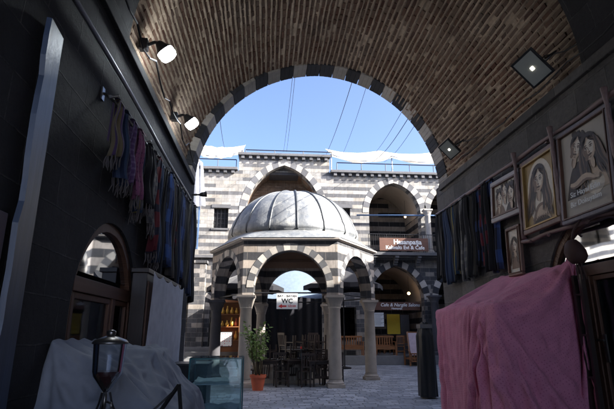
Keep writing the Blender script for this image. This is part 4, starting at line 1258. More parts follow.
# cafe inside the right ground arch
t = thing('cafe_sign', 'long brown cafe name board across the ground arch on the right', 'sign', (7.1, YF + 0.65, 3.0))
mb = MB(); mb.box(-1.42, 1.42, 0, 0.06, -0.22, 0.22); mb.build('sign_board', M['signbrown'], t)
F2 = lambda dx, dz: (lambda x, y, z: (x + dx, -0.006 - z, y + dz))
text_mesh('Cafe & Nargile Salonu', 0.25, F2(0.3, 0.06), 0.004, bold=0.004, shear=0.2).build('lettering', M['white'], t)
text_mesh('Hasanpaşa', 0.14, F2(0.1, -0.13), 0.004, bold=0.003).build('lettering', M['white'], t)
t = thing('brown_sign', 'brown sign with white breakfast house lettering on the upper balcony rail', 'sign', (7.38, YF - 0.75, 6.2))
mb = MB(); mb.box(-1.35, 1.35, -0.04, 0.02, -0.34, 0.36); mb.build('sign_board', M['signbrown'], t)
F3 = lambda dx, dz: (lambda x, y, z: (x + dx, -0.046 - z, y + dz))
text_mesh('Hasanpaşa', 0.36, F3(0.2, 0.13), 0.004, bold=0.01).build('lettering', M['white'], t)
text_mesh('Kahvaltı Evi & Cafe', 0.28, F3(0.05, -0.17), 0.004, bold=0.006).build('lettering', M['white'], t)
def panel(nm, x, y, z0, z1, w, mat, label, cat, fr=None):
    t = thing(nm, label, cat, (x, y, z0))
    mb = MB(); mb.box(-w / 2, w / 2, -0.015, 0.015, 0, z1 - z0); mb.build('panel_face', mat, t)
    mb = MB()
    for (a, b_, c, d) in ((-w / 2 - 0.04, w / 2 + 0.04, z1 - z0, z1 - z0 + 0.04), (-w / 2 - 0.04, w / 2 + 0.04, -0.04, 0), (-w / 2 - 0.04, -w / 2, 0, z1 - z0), (w / 2, w / 2 + 0.04, 0, z1 - z0)): mb.box(a, b_, -0.02, 0.02, c, d)
    mb.build('frame', fr or M['darkwood'], t)
    return t
pt = panel('menu_board', 6.2, 26.3, 1.9, 2.65, 0.55, M['white'], 'white menu board hanging inside the cafe arch on the left', 'menu board')
mb = MB()
for k in range(9): mb.box(-0.22, 0.1 + 0.1 * ((k * 7) % 3), -0.02, -0.016, 0.08 + 0.07 * k, 0.095 + 0.07 * k)
mb.build('menu_lines', M['ink'], pt)
panel('yellow_panel', 7.25, 27.2, 1.5, 2.6, 0.75, M['yellow'], 'plain yellow panel standing deep inside the cafe arch', 'panel')
panel('grey_door', 8.1, 28.3, 0.46, 2.6, 0.8, M['greymetal'], 'narrow grey door at the back right of the cafe arch', 'door')
cc = None
for i, (x, y, a, lb) in enumerate([(5.9, 26.6, 160, 'brown cafe chair at the left jamb of the cafe arch'), (6.6, 26.9, 200, 'brown cafe chair under the white menu board'), (8.0, 26.8, 30, 'brown cafe chair right of the yellow panel'), (6.95, 24.95, 170, 'brown cafe chair on the terrace edge beside the reclining chair')]):
    if i == 0:
        cc = make_chair(lb, 'orangewood', 'brown cafe chairs'); o = cc
    else: o = copy_tree(cc); o['label'] = lb
    o.location = (x, y, 0.45); o.rotation_euler.z = R(a)
for i, (x, y, z, lb) in enumerate([(5.9, 27.2, 3.75, 'leftmost small warm bulb glowing inside the cafe arch'), (6.3, 27.3, 4.05, 'middle small warm bulb glowing high inside the cafe arch'), (8.0, 26.4, 3.72, 'largest warm bulb glowing at the right of the cafe arch')]):
    t = thing('pendant_bulb', lb, 'lamp', (x, y, z), group='warm bulbs in the cafe arch')
    s = 1.6 if i == 2 else 0.9
    mb = MB(); mb.ico((0, 0, 0), 0.055 * s); mb.build('bulb', M['warmon'], t, smooth=True)
    mb = MB(); mb.tube([(0, 0, 0.05 * s), (0, 0, 1.0)], 0.008, 5); mb.build('cord', M['iron'], t)
t = thing('gallery_bulb', 'small warm bulb glowing in the upper gallery behind the balcony', 'lamp', (8.2, 26.9, 8.3))
mb = MB(); mb.ico((0, 0, 0), 0.07); mb.build('bulb', M['warmon'], t, smooth=True)
mb = MB(); mb.tube([(0, 0, 0.05), (0, 0, 1.0)], 0.008, 5); mb.build('cord', M['iron'], t)
# souvenir shelf with golden goods, left of the kiosk
t = thing('souvenir_shelf', 'tall dark shelf crowded with golden souvenirs behind the left kiosk arch', 'shelf', (-1.95, 24.3, 0.44))
mb = MB()
for z in (0.0, 0.75, 1.4, 2.0, 2.6): mb.box(-0.6, 0.6, 0, 0.4, z, z + 0.04)
mb.box(-0.64, -0.6, 0, 0.4, 0, 2.8); mb.box(0.6, 0.64, 0, 0.4, 0, 2.8); mb.box(-0.6, 0.6, 0.4, 0.43, 0, 2.8); mb.build('shelf_frame', M['orangewood'], t)
rr = random.Random(4); k_ = 0
for z in (0.79, 1.44, 2.04):
    for q in range(5):
        mb = MB(); c = (-0.46 + 0.23 * q, 0.14 + rr.uniform(-.03, .03), z)
        h = rr.uniform(0.25, 0.48); r_ = rr.uniform(0.07, 0.11)
        mb.lathe([(r_ * 0.5, 0), (r_, h * 0.25), (r_ * 0.9, h * 0.5), (r_ * 0.35, h * 0.75), (r_ * 0.5, h)], c, 14)
        o = mb.build('souvenir_vase', M['gold'] if rr.random() < 0.7 else M['terracotta'], smooth=True, origin=c)
        row = {0.79: 'lowest', 1.44: 'middle', 2.04: 'top'}[z]
        o.location = Vector((-1.95, 24.3, 0.44)) + Vector(c)
        colr = 'golden' if o.data.materials[0] == M['gold'] else 'reddish clay'
        props(o, f"{colr} vase, {['first', 'second', 'third', 'fourth', 'fifth'][q]} from the left on the {row} filled souvenir shelf", 'vase', 'vases on the souvenir shelf')
panel('poster', -2.0, 24.0, 0.95, 1.6, 0.7, m_fabric('red_white_pattern', (0.7, 0.68, 0.65), (0.5, 0.05, 0.05), 'dots', freq=9), 'red and white patterned board below the golden souvenirs', 'board')
# left edge: stall front, balustrade, small sign, yellow parasol
t = thing('wooden_balustrade', 'orange wooden balustrade at the far left below the blue framed window', 'balustrade', (-4.75, 24.9, 4.3))
mb = MB(); mb.box(-0.7, 0.7, 0, 0.08, 0.6, 0.7); mb.box(-0.7, 0.7, 0, 0.08, 0, 0.1); mb.build('rail', M['orangewood'], t)
for k in range(8):
    mb = MB(); mb.box(-0.66 + 0.18 * k, -0.6 + 0.18 * k, 0.02, 0.06, 0.1, 0.6); mb.build('baluster', M['orangewood'], t)
pt = panel('notice', -4.5, 24.7, 3.3, 3.9, 0.8, M['white'], 'small white notice hanging under the orange balustrade', 'notice')
mb = MB()
for k in range(4): mb.box(-0.3, 0.28 - 0.06 * (k % 2), -0.02, -0.016, 0.1 + 0.12 * k, 0.14 + 0.12 * k)
mb.build('notice_lines', M['ink'], pt)
parasol(-4.9, 23.2, 2.55, 0.95, 'small yellow parasol at the far left before the steps', m_fabric('yellow_parasol_cloth', (0.6, 0.42, 0.08)))
bpy.data.objects['parasol.002']['group'] = 'parasols'
# cables over the courtyard
cb = [((291.7, 80), (283.5, 152)), ((294, 82), (286.5, 152)), ((348.8, 87), (326, 155)), ((363, 92), (341, 158)), ((395, 118), (368, 160)), ((401, 124), (375, 160)), ((408, 130), (384, 162)), ((222, 128), (226, 150))]
def px_ray(x, y, Y):
    a = math.atan(41 / 487.0); p_ = R(15.2)
    Fv = Vector((math.sin(a) * math.cos(p_), math.cos(a) * math.cos(p_), math.sin(p_))); Rv = Vector((math.cos(a), -math.sin(a), 0)); Uv = Rv.cross(Fv)
    r_ = Fv * 470 + Rv * (x - 307) - Uv * (y - 204.5)
    return Vector((0, 0, 1.6)) + r_ * (Y / r_.y)
cl = ['first', 'second', 'third', 'fourth', 'fifth', 'sixth', 'seventh', 'eighth']
order = [7, 0, 1, 2, 3, 4, 5, 6]
for i, (A_, B_) in enumerate(cb):
    B = px_ray(*B_, 26.2); A = px_ray(*A_, 14.0)
    A2 = A + (A - B) * ((14.0 - 9.6) / 12.2)
    mb = MB(); mb.tube([A2 + (B - A2) * u - Vector((0, 0, 0.25 * math.sin(PI * u))) for u in [q / 10 for q in range(11)]], 0.012 if i in (2, 5) else 0.008, 5)
    props(mb.build('overhead_cable', M['iron'], origin=tuple(B)), f'thin dark cable over the courtyard, {cl[order.index(i)]} from the left in the sky', 'cable', 'cables over the courtyard')

# ------------------------------------------------------------ scarves and clothes on the two rails
SC = {
 'gold and purple striped': m_fabric('scarf_gold_purple', (0.2, 0.16, 0.1), (0.09, 0.05, 0.15), 'stripes', freq=22),
 'dark blue': m_fabric('scarf_dark_blue', (0.025, 0.035, 0.075), (0.05, 0.075, 0.14), 'stripes', freq=40),
 'violet': m_fabric('scarf_violet', (0.13, 0.07, 0.19), (0.2, 0.13, 0.26), 'bands', freq=60),
 'rose patterned': m_fabric('scarf_rose', (0.25, 0.09, 0.17), (0.12, 0.04, 0.11), 'dots', freq=14),
 'grey tartan': m_fabric('scarf_grey_tartan', (0.12, 0.12, 0.14), (0.28, 0.27, 0.25), 'plaid', freq=34),
 'teal and yellow': m_fabric('scarf_teal', (0.03, 0.06, 0.12), (0.2, 0.17, 0.07), 'stripes', freq=18),
 'black': m_fabric('scarf_black', (0.018, 0.018, 0.022)),
 'dark red': m_fabric('scarf_dark_red', (0.12, 0.02, 0.03), (0.02, 0.02, 0.04), 'bands', freq=26),
 'navy with blue edge': m_fabric('scarf_navy', (0.018, 0.02, 0.035), (0.04, 0.08, 0.24), 'plaid', freq=11),
 'charcoal': m_fabric('scarf_charcoal', (0.045, 0.045, 0.05), (0.08, 0.075, 0.07), 'stripes', freq=30),
}
fringe_m = m_fabric('scarf_fringe', (0.12, 0.105, 0.11))
def scarf(x, y, ztop, w, L, key, label, group, seed, side, fringe=True, cat='scarf'):
    rr = random.Random(seed)
    t = thing('scarf', label, cat, (x, y, ztop), group=group)
    ph = rr.uniform(0, 6); fr_ = rr.uniform(2.5, 4.2); am = rr.uniform(0.022, 0.042); tw = rr.uniform(-0.02, 0.05)
    def fn(u, v):
        sp = 0.55 + 0.45 * min(1, v * 2.2)
        yy = (u - 0.5) * w * sp * (1 - 0.12 * v) + tw * v
        xx = am * math.sin(u * 2 * PI * fr_ / 2 + ph + 0.8 * v) * (0.4 + v) * side + 0.012 * math.sin(v * 9 + ph)
        return (xx, yy, -L * v - 0.02 * math.sin(u * 5 + ph) * v)
    mb = MB(); mb.grid(fn, 22, 16)
    o = mb.build('cloth', SC[key], t, smooth=True, fixn=False)
    sm = o.modifiers.new('sol', 'SOLIDIFY'); sm.thickness = 0.006
    # fold over the rail
    mb = MB(); mb.grid(lambda u, v: (0.035 * math.cos(PI * v) * side, (u - 0.5) * w * 0.56, 0.035 * math.sin(PI * v) - 0.01), 8, 8)
    mb.grid(lambda u, v: (-0.035 * side + 0.01 * math.sin(u * 9), (u - 0.5) * w * (0.56 + 0.3 * v), -0.01 - 0.8 * L * v * rr.uniform(0.98, 1)), 8, 6)
    mb.build('fold', SC[key], t, smooth=True, fixn=False)
    if fringe:
        mb = MB()
        for q in range(13):
            u = (q + 0.5) / 13; p0 = Vector(fn(u, 1.0)); ln = rr.uniform(0.09, 0.15)
            mb.tube([p0, p0 + Vector((rr.uniform(-.01, .01), rr.uniform(-.012, .012), -ln * .5)), p0 + Vector((rr.uniform(-.02, .02), rr.uniform(-.025, .025), -ln))], [0.005, 0.007, 0.003], 4)
        mb.build('fringe', fringe_m, t)
# left rail
def rz_l(y): return 3.62 + (y - 3.97) * 0.055
mb = MB(); mb.tube([(XL + 0.08, y, rz_l(y)) for y in (3.9, 5.5, 7, 8.9)], 0.016, 8)
t = thing('hanging_rail', 'thin metal rail holding the scarves along the left wall', 'rail', (XL, 6.4, 3.7))
mb.build('bar', M['greymetal'], t, origin=(XL, 6.4, 3.7))
for y in (3.92, 5.1, 6.2, 7.3, 8.8):
    mb = MB(); mb.tube([(XL, y, rz_l(y) + 0.04), (XL + 0.08, y, rz_l(y)), (XL + 0.15, y, rz_l(y) + 0.02)], 0.013, 6); mb.box(XL, XL + 0.012, y - 0.03, y + 0.03, rz_l(y) - 0.03, rz_l(y) + 0.09)
    mb.build('bracket', M['steel'], t, origin=(XL, 6.4, 3.7))
lk = ['gold and purple striped', 'dark blue', 'violet', 'rose patterned', 'teal and yellow', 'black', 'grey tartan', 'dark red', 'dark blue', 'black', 'navy with blue edge', 'charcoal', 'dark red', 'black', 'dark blue', 'navy with blue edge', 'black', 'charcoal', 'dark blue', 'black']
ordn = ['first', 'second', 'third', 'fourth', 'fifth', 'sixth', 'seventh', 'eighth', 'ninth', 'tenth', 'eleventh', 'twelfth', 'thirteenth', 'fourteenth', 'fifteenth', 'sixteenth', 'seventeenth', 'eighteenth', 'nineteenth', 'twentieth', 'twenty-first', 'twenty-second']
for i, key in enumerate(lk):
    y = 4.06 + 0.245 * i + rng.uniform(-0.03, 0.03)
    L = (0.72, 0.86, 0.8, 0.9, 1.05)[i % 5] + (0.35 if i > 6 else 0) + rng.uniform(-0.04, 0.05) + (0.02 * i)
    L *= 0.74 if i < 5 else (0.9 if i < 9 else 1.0)
    scarf(XL + 0.09 + rng.uniform(-0.02, 0.03), y, rz_l(y), rng.uniform(0.22, 0.3), L, key, f'{key} scarf, {ordn[i]} from the near end of the left rail', 'scarves on the left rail', 100 + i, 1, fringe=i < 9)
# right rail of rough wood
t = thing('wooden_rail', 'long worn reddish wooden rail along the right wall above clothes and pictures', 'rail', (XR, 6.5, 3.9))
mb = MB(); mb.tube([(XR - 0.1, 3.6 + 0.45 * k, 3.9 + 0.012 * math.sin(k * 2.1)) for k in range(13)], [0.028 + 0.005 * math.sin(k * 1.7) for k in range(13)], 8)
mb.build('bar', M['palewood'], t, smooth=True, origin=(XR, 6.5, 3.9))
for y in (3.8, 5.15, 6.03, 7.1, 8.3, 8.9):
    mb = MB(); mb.box(XR - 0.1, XR, y - 0.02, y + 0.02, 3.86, 3.9); mb.build('bracket', M['palewood'], t, origin=(XR, 6.5, 3.9))
rk = ['navy with blue edge', 'black', 'dark red', 'navy with blue edge', 'black', 'charcoal', 'black', 'grey tartan', 'black', 'charcoal', 'teal and yellow', 'black', 'dark blue', 'black', 'charcoal', 'black']
for i, key in enumerate(rk):
    y = 6.7 + 0.152 * i + rng.uniform(-0.02, 0.02)
    scarf(XR - 0.1 - rng.uniform(-0.02, 0.03), y, 3.87, rng.uniform(0.24, 0.34), 1.25 + rng.uniform(-0.1, 0.16), key, f'{key} garment, {ordn[i]} from the pictures on the right rail', 'dark garments on the right rail', 300 + i, -1, fringe=False, cat='garment')

# ------------------------------------------------------------ picture frames
sep = [m_plain('sepia_dark', (0.04, 0.025, 0.018), 0.6, var=0.5, scale=26), m_plain('sepia_mid', (0.19, 0.12, 0.08), 0.6, var=0.4, scale=30), m_plain('sepia_skin', (0.52, 0.39, 0.28), 0.6, var=0.3, scale=24), m_plain('sepia_pale', (0.66, 0.58, 0.48), 0.6, var=0.2, scale=20)]
M['dullgold'] = m_plain('dull_gilt', (0.3, 0.19, 0.06), 0.5, 0.4, var=0.3)
mats_ = {'pale': m_plain('pale_mat_board', (0.68, 0.63, 0.57), 0.7, var=0.15, scale=4), 'gold': m_plain('dull_gold_mat', (0.36, 0.24, 0.1), 0.6, var=0.25, scale=6), 'grey': m_plain('grey_mat_board', (0.46, 0.41, 0.36), 0.7, var=0.2, scale=4)}
def ell(mb, cx, cz, rx, rz, m, layer, rot=0.0, a0=0, a1=2 * PI, n=28):
    pts = []
    for q in range(n):
        a = a0 + (a1 - a0) * q / (n if a1 - a0 >= 2 * PI - 1e-3 else n - 1)
        u, v = rx * math.cos(a), rz * math.sin(a)
        pts.append((-0.003 * layer, cx + u * math.cos(rot) - v * math.sin(rot), cz + u * math.sin(rot) + v * math.cos(rot)))
    mb.poly(pts, m)
def strand(mb, pts, w, m, layer):
    L = []; Rr = []
    n_ = len(pts)
    for q, (y, z) in enumerate(pts):
        y2, z2 = pts[min(q + 1, n_ - 1)]; y1, z1 = pts[max(q - 1, 0)]
        d = math.hypot(y2 - y1, z2 - z1) or 1; ny, nz_ = -(z2 - z1) / d, (y2 - y1) / d
        ww = w * math.sin(PI * (0.12 + 0.83 * q / (n_ - 1)))
        L.append((-0.003 * layer, y + ny * ww, z + nz_ * ww)); Rr.append((-0.003 * layer, y - ny * ww, z - nz_ * ww))
    for q in range(n_ - 1): mb.poly([L[q], L[q + 1], Rr[q + 1], Rr[q]], m)
def face_(mb, c, z, s, hair='long', layer=1, tilt=0.0, skin=2):
    # the portrait's own plane: +y of the frame runs to the left as seen from the passage
    rr = random.Random(int(1000 * (s + z + 9)))
    ct, st_ = math.cos(tilt), math.sin(tilt)
    def P(a, b_): return (c + (a * ct - b_ * st_) * s, z + (a * st_ + b_ * ct) * s)
    def E(a, b_, ra, rb_, m, dl, rot=0.0, n=20):
        x_, z_ = P(a, b_); ell(mb, x_, z_, ra * s, rb_ * s, m, layer + dl, tilt + rot, n=n)
    if hair == 'long':
        E(0, 0.12, 0.8, 0.95, 0, 0.0)
        for sgn in (-1, 1):
            for k in range(11):
                w0 = 0.25 + 0.055 * k; ph = rr.uniform(0, 6)
                pts = [P(sgn * (w0 + 0.12 * math.sin(q * 1.1 + ph) * (q / 9) + 0.055 * q * (0.5 + k / 14)), 0.85 - 0.1 * k * 0.5 - 0.31 * q) for q in range(10)]
                strand(mb, pts, 0.1 * s, 1 if k % 4 == 2 else 0, layer + 0.05 + 0.01 * k)
    else:
        E(0, 0.3, 0.66, 0.72, 0, 0.0)
        for k in range(9): E(-0.5 + 0.125 * k, 0.85 + 0.1 * math.sin(k * 1.9), 0.16, 0.2, 0, 0.05 + 0.01 * k)
    E(0.0, -0.9, 0.25, 0.42, 1, 0.3); E(-0.06, -0.95, 0.17, 0.4, skin, 0.35)
    E(0, 0.0, 0.55, 0.74, skin, 0.5); E(0, -0.32, 0.4, 0.44, skin, 0.55)
    E(0.36, -0.05, 0.17, 0.5, 1, 0.6, -0.08); E(0.3, -0.48, 0.16, 0.22, 1, 0.62, 0.5)
    E(-0.14, 0.12, 0.32, 0.4, 3, 0.64); E(-0.2, -0.25, 0.17, 0.14, 3, 0.66)
    for sx in (-1, 1):
        E(sx * 0.23, 0.07, 0.15, 0.1, 1, 0.7); E(sx * 0.23, 0.06, 0.11, 0.055, 3, 0.74); E(sx * 0.22, 0.065, 0.05, 0.055, 0, 0.78)
        strand(mb, [P(sx * (0.09 + 0.05 * q), 0.12 + 0.02 * math.sin(q)) for q in range(6)], 0.022 * s, 0, layer + 0.8)
        strand(mb, [P(sx * (0.08 + 0.06 * q), 0.22 + 0.05 * math.sin(q * 0.7)) for q in range(6)], 0.032 * s, 0, layer + 0.8)
    strand(mb, [P(0.06 - 0.01 * q, 0.1 - 0.07 * q) for q in range(6)], 0.028 * s, 1, layer + 0.8); E(0.0, -0.25, 0.1, 0.045, 1, 0.82)
    E(0, -0.42, 0.18, 0.05, 0, 0.84); E(0, -0.47, 0.13, 0.04, 1, 0.86); E(0, -0.6, 0.12, 0.035, 1, 0.84)
    # hair over the forehead
    for k in range(6):
        strand(mb, [P(-0.02 + 0.1 * q + 0.02 * k, 0.8 - 0.045 * q * (0.8 + 0.25 * k) - 0.035 * k) for q in range(6)], 0.06 * s, 0, layer + 0.9)
        strand(mb, [P(-0.02 - 0.1 * q - 0.02 * k, 0.8 - 0.045 * q * (0.8 + 0.25 * k) - 0.035 * k) for q in range(6)], 0.06 * s, 1 if k == 3 else 0, layer + 0.9)
def picture(y0, y1, z0, z1, label, fw, fmat, mat_, draw, tilt, nm='framed_picture', yaw=0):
    y0, y1 = y0 * 0.972, y1 * 0.972; z0, z1 = 1.6 + (z0 - 1.6) * 0.975, 1.6 + (z1 - 1.6) * 0.975
    cy, cz = (y0 + y1) / 2, z1
    t = thing(nm, label, 'picture', (XR - 0.075, cy, cz), group='framed sepia portraits on the right wall')
    t.rotation_euler = (R(yaw), R(tilt), 0)
    W = (y1 - y0) / 2; H = z1 - z0
    mb = MB()
    d = 0.05
    mb.box(-d, 0, -W, W, -fw, 0); mb.box(-d, 0, -W, W, -H, -H + fw); mb.box(-d, 0, -W, -W + fw, -H + fw, -fw); mb.box(-d, 0, W - fw, W, -H + fw, -fw)
    mb.build('frame', fmat, t, bevel=0.012)
    mb = MB()
    mb.box(-d * 1.15, -d * 0.4, -W + fw * 0.8, W - fw * 0.8, -fw * 1.25, -fw * 0.95); mb.box(-d * 1.15, -d * 0.4, -W + fw * 0.8, W - fw * 0.8, -H + fw * 0.95, -H + fw * 1.25)
    mb.box(-d * 1.15, -d * 0.4, -W + fw * 0.95, -W + fw * 1.2, -H + fw * 1.25, -fw * 1.25); mb.box(-d * 1.15, -d * 0.4, W - fw * 1.2, W - fw * 0.95, -H + fw * 1.25, -fw * 1.25)
    mb.build('inner_moulding', M['dullgold'] if mat_ == 'gold' else M['doorwood'], t)
    mb = MB(); mb.box(-0.02, -0.005, -W + fw, W - fw, -H + fw, -fw); mb.build('mat_board', mats_[mat_], t)
    mb = MB(); draw(mb, W - fw, H)
    off = MB()
    off.v = [(v[0] - 0.0215, v[1], v[2]) for v in mb.v]; off.f = mb.f; off.m = mb.m; off.c = mb.c
    off.build('portrait', sep, t, fixn=False)
    return t
def shoulders(mb, c, z, w, h, m, layer, n=24):
    pts = [(-0.003 * layer, c + w * (1 - 2 * q / n), z + h * (1 - abs(1 - 2 * q / n) ** 2.6)) for q in range(n + 1)]
    mb.poly(pts + [(-0.003 * layer, c - w, z - 0.0), (-0.003 * layer, c + w, z - 0.0)][:0], m)
def draw_three(mb, W, H):
    z = -H * 0.45; b_ = -H + 0.075
    shoulders(mb, W * 0.48, b_, W * 0.46, H * 0.26, 1, 0.3); shoulders(mb, -W * 0.45, b_, W * 0.46, H * 0.24, 0, 0.6)
    face_(mb, W * 0.52, z - 0.03, 0.16, 'short', 1, 0.1); face_(mb, W * 0.03, z + 0.06, 0.15, 'short', 3, -0.05); face_(mb, -W * 0.5, z - 0.02, 0.165, 'short', 5, -0.12)
def draw_woman(mb, W, H):
    ell(mb, 0, -H * 0.5, W * 0.86, H * 0.42, 3, 0.1)
    shoulders(mb, 0.0, -H * 0.9, W * 0.62, H * 0.24, 1, 0.4); shoulders(mb, -0.02, -H * 0.9, W * 0.5, H * 0.2, 2, 0.8)
    shoulders(mb, 0.0, -H * 0.93, W * 0.6, H * 0.1, 0, 1.1)
    face_(mb, 0.02, -H * 0.36, 0.205, 'long', 1.5, 0.06)
    for k in range(10): strand(mb, [(W * (0.5 - 0.1 * k) + 0.01 * math.sin(q + k), -H * 0.82 - 0.012 * q) for q in range(6)], 0.008, 1, 4.4)
def draw_pair(mb, W, H):
    shoulders(mb, W * 0.25, -H * 0.76, W * 0.62, H * 0.36, 0, 0.3); shoulders(mb, -W * 0.38, -H * 0.76, W * 0.5, H * 0.3, 2, 0.6)
    ell(mb, -W * 0.36, -H * 0.7, W * 0.34, H * 0.1, 3, 0.8)
    face_(mb, W * 0.3, -H * 0.25, 0.17, 'short', 1.5, 0.35); face_(mb, -W * 0.24, -H * 0.33, 0.18, 'long', 4, -0.2)
    strand(mb, [(W * (0.62 - 0.14 * q), -H * (0.62 + 0.02 * math.sin(q))) for q in range(9)], 0.045, 2, 6.6)
    strand(mb, [(W * (0.62 - 0.14 * q), -H * (0.645 + 0.02 * math.sin(q))) for q in range(9)], 0.016, 1, 6.7)
    for k in range(4): strand(mb, [(W * (-0.42 - 0.06 * q), -H * (0.61 + 0.012 * k) - 0.004 * q) for q in range(4)], 0.008, 2, 6.8)
def draw_small(mb, W, H):
    ell(mb, 0, -H * 0.5, W * 0.85, H * 0.4, 3, 0.2); shoulders(mb, 0, -H * 0.86, W * 0.7, H * 0.26, 1, 0.6); face_(mb, 0, -H * 0.4, 0.12, 'long', 1.5)
palef = m_wood('whitewashed_frame_wood', (0.36, 0.32, 0.32), axis=1)
brownf = m_wood('brown_frame_wood', (0.2, 0.12, 0.09), axis=2)
greyf = m_wood('grey_frame_wood', (0.18, 0.15, 0.17), axis=2)
picture(5.98, 6.82, 3.2, 3.84, 'wide sepia portrait of three heads in a whitewashed frame', 0.07, palef, 'pale', draw_three, 3, yaw=2)
picture(5.1, 5.92, 2.84, 3.86, 'sepia portrait of one long haired woman in a brown and gold frame', 0.065, brownf, 'gold', draw_woman, 4, yaw=-1)
t = picture(4.16, 5.06, 2.78, 3.9, 'large sepia portrait of an embracing pair with white lettering, grey frame', 0.05, greyf, 'grey', draw_pair, 4)
PX = lambda dz: (lambda x, y, z: (-0.055 - z, -x, y + dz))
text_mesh('Siz Hayal Edin', 0.085, PX(-0.8), 0.001).build('lettering', M['white'], t)
text_mesh('Biz Dokuyalım', 0.085, PX(-0.91), 0.001).build('lettering', M['white'], t)
picture(6.13, 6.52, 2.36, 3.06, 'small narrow sepia portrait in a pale frame hanging below the others', 0.035, brownf, 'pale', draw_small, 2)
# carved posts between the pictures
for i, (y, lb) in enumerate([(5.8, 'knotty wooden post left of the portrait of the long haired woman'), (4.945, 'knotty wooden post between the two large sepia portraits'), (4.0, 'knotty wooden post right of the portrait with lettering')]):
    mb = MB(); mb.tube([(XR - 0.16, y + 0.01 * math.sin(k * 3), 3.98 - 0.1 * k) for k in range(13)], [0.022 + (0.014 if k in (0, 6, 12) else 0.004 * math.sin(k * 2)) for k in range(13)], 8)
    props(mb.build('carved_post', M['palewood'], smooth=True, origin=(XR - 0.1, y, 2.8)), lb, 'post', 'carved posts between the pictures')
t = thing('lower_rail', 'rough wooden rail under the pictures above the right arched door', 'rail', (XR, 5.1, 2.82))
mb = MB(); mb.tube([(XR - 0.1, 3.6 + 0.3 * k, 2.76 + 0.015 * math.sin(k * 2.5)) for k in range(9)], [0.022 + 0.008 * math.sin(k * 2) ** 2 for k in range(9)], 8); mb.build('bar', M['palewood'], t, smooth=True, origin=(XR, 5.1, 2.82))
for y in (3.9, 4.6, 5.3, 5.7):
    mb = MB(); mb.tube([(XR, y, 2.8), (XR - 0.1, y, 2.76), (XR - 0.14, y, 2.72)], 0.018, 6); mb.build('hook', M['palewood'], t, origin=(XR, 5.1, 2.82))
t = thing('reflection_cloth', 'added white cloth standing for a pale reflection in the right door glass', 'garment', (XR + 0.2, 4.4, 2.05))
mb = MB(); mb.grid(lambda u, v: (0.03 * nz(u * 6, v * 2), (u - 0.5) * (0.12 + 0.16 * v) , -0.75 * v), 20, 20); mb.build('cloth', M['tarpwhite'], t, smooth=True, fixn=False)  # cloth added in place of a reflection on the door glass
mb = MB(); mb.tube([(0, 0, 0.12), (0, 0, 0.0)], 0.006); mb.tube([(0, -0.1, -0.02), (0, 0, 0.02), (0, 0.1, -0.02)], 0.008); mb.build('hanger', M['iron'], t)
# hanging leather hat-like pouch
t = thing('hanging_pouch', 'round brown leather pouch hanging in front of the right arched fanlight', 'pouch', (XR - 0.3, 4.62, 2.42))
mb = MB(); mb.lathe([(0.02, 0.16), (0.07, 0.15), (0.12, 0.1), (0.15, 0.0), (0.15, -0.08), (0.13, -0.13), (0.09, -0.17), (0.02, -0.17)], n=24)
mb.v = [(q[0] * 0.6, q[1] * 0.6, q[2] * 0.78) for q in mb.v]
mb.v = [(v[0] + 0.02 * nz(v[0] * 9, v[1] * 9, v[2] * 9), v[1] * 1.15 + 0.35 * v[2] * 0.5 + 0.03 * nz(v[1] * 8, v[2] * 8), v[2]) for v in mb.v]
mb.build('pouch_body', M['leather'], t, smooth=True)
mb = MB()
for k in range(7): mb.tube([(0.02 * math.cos(k), -0.02 + 0.02 * math.sin(k), -0.1), (0.03 * math.cos(k), -0.05 + 0.03 * math.sin(k), -0.2), (0.04 * math.cos(k), -0.06 + 0.05 * math.sin(k), -0.3)], 0.006, 4)
mb.build('tassel', M['leather'], t)
mb = MB(); mb.tube([(0, 0.02, 0.12), (0.03, 0.02, 0.22), (0.12, 0, 0.34)], 0.012, 6)
mb.build('strap', M['leather'], t, smooth=True)

# ------------------------------------------------------------ right stall under cloths
t = thing('stall_frame', 'dark timber crate frame under the draped pink cloth', 'stall', (3.0, 5.9, 0))
SO = (3.0, 5.9, 0)
mb = MB(); mb.box(2.49, 3.36, 5.05, 6.88, 0.0, 1.885); mb.build('crate_body', M['darkwood'], t, origin=SO)
rr = random.Random(8)
def fold(s_, v, seed=0.0, f=5.0):
    a_ = nz(s_ * f + 0.25 * nz(v * 2, seed), v * 0.55, seed) + 0.45 * nz(s_ * f * 2.7, v * 1.1, seed + 4) 
    return a_ + 0.25 * ridged(s_ * 3.5 + v * 0.8, v * 2.2 + s_ * 0.6, seed + 2)
NUb, NVb = 118, 92
def cl0(u, w):
    y = 6.95 - 3.72 * u; x = 3.43 - 2.85 * w
    z = 2.36 - 0.43 * min(1.0, w / 0.345)
    zz = z + 0.03 * nz(u * 6, w * 6) + 0.022 * math.sin(u * 78 + 5 * nz(u * 4)) * min(1.0, 0.3 + w * 2) + (0.012 if u < 0.5 else 0.034) * math.sin(w * 66 + 7 * nz(w * 5, u * 2)) + (0.03 * nz(u * 16, w * 18) if u > 0.5 else 0)
    if w < 0.345 and u > 0.53: pass
    return (x, y, zz + 0.012)
pins_ = [i * (NVb + 1) for i in range(NUb + 1) if i / NUb < 0.53]
res = sim_cloth(cl0, NUb, NVb, [(2.47, 3.38, 5.03, 6.9, 0.0, 1.9), (2.5, 2.75, 5.3, 5.6, 1.9, 1.93), (2.5, 2.7, 6.2, 6.5, 1.9, 1.94), (3.45, 3.6, 2, 9, 0, 4), (1, 3.45, 2, 9, -0.2, 0.0)], pins_, 60, stiff=0.12)
props(sim_build('pink_cloth', M['pink'], res, NUb, NVb, (2.46, 6, 0)), 'large dusty pink dotted cloth draped in folds over the covered stall', 'cloth', 'cloths over the right stall')
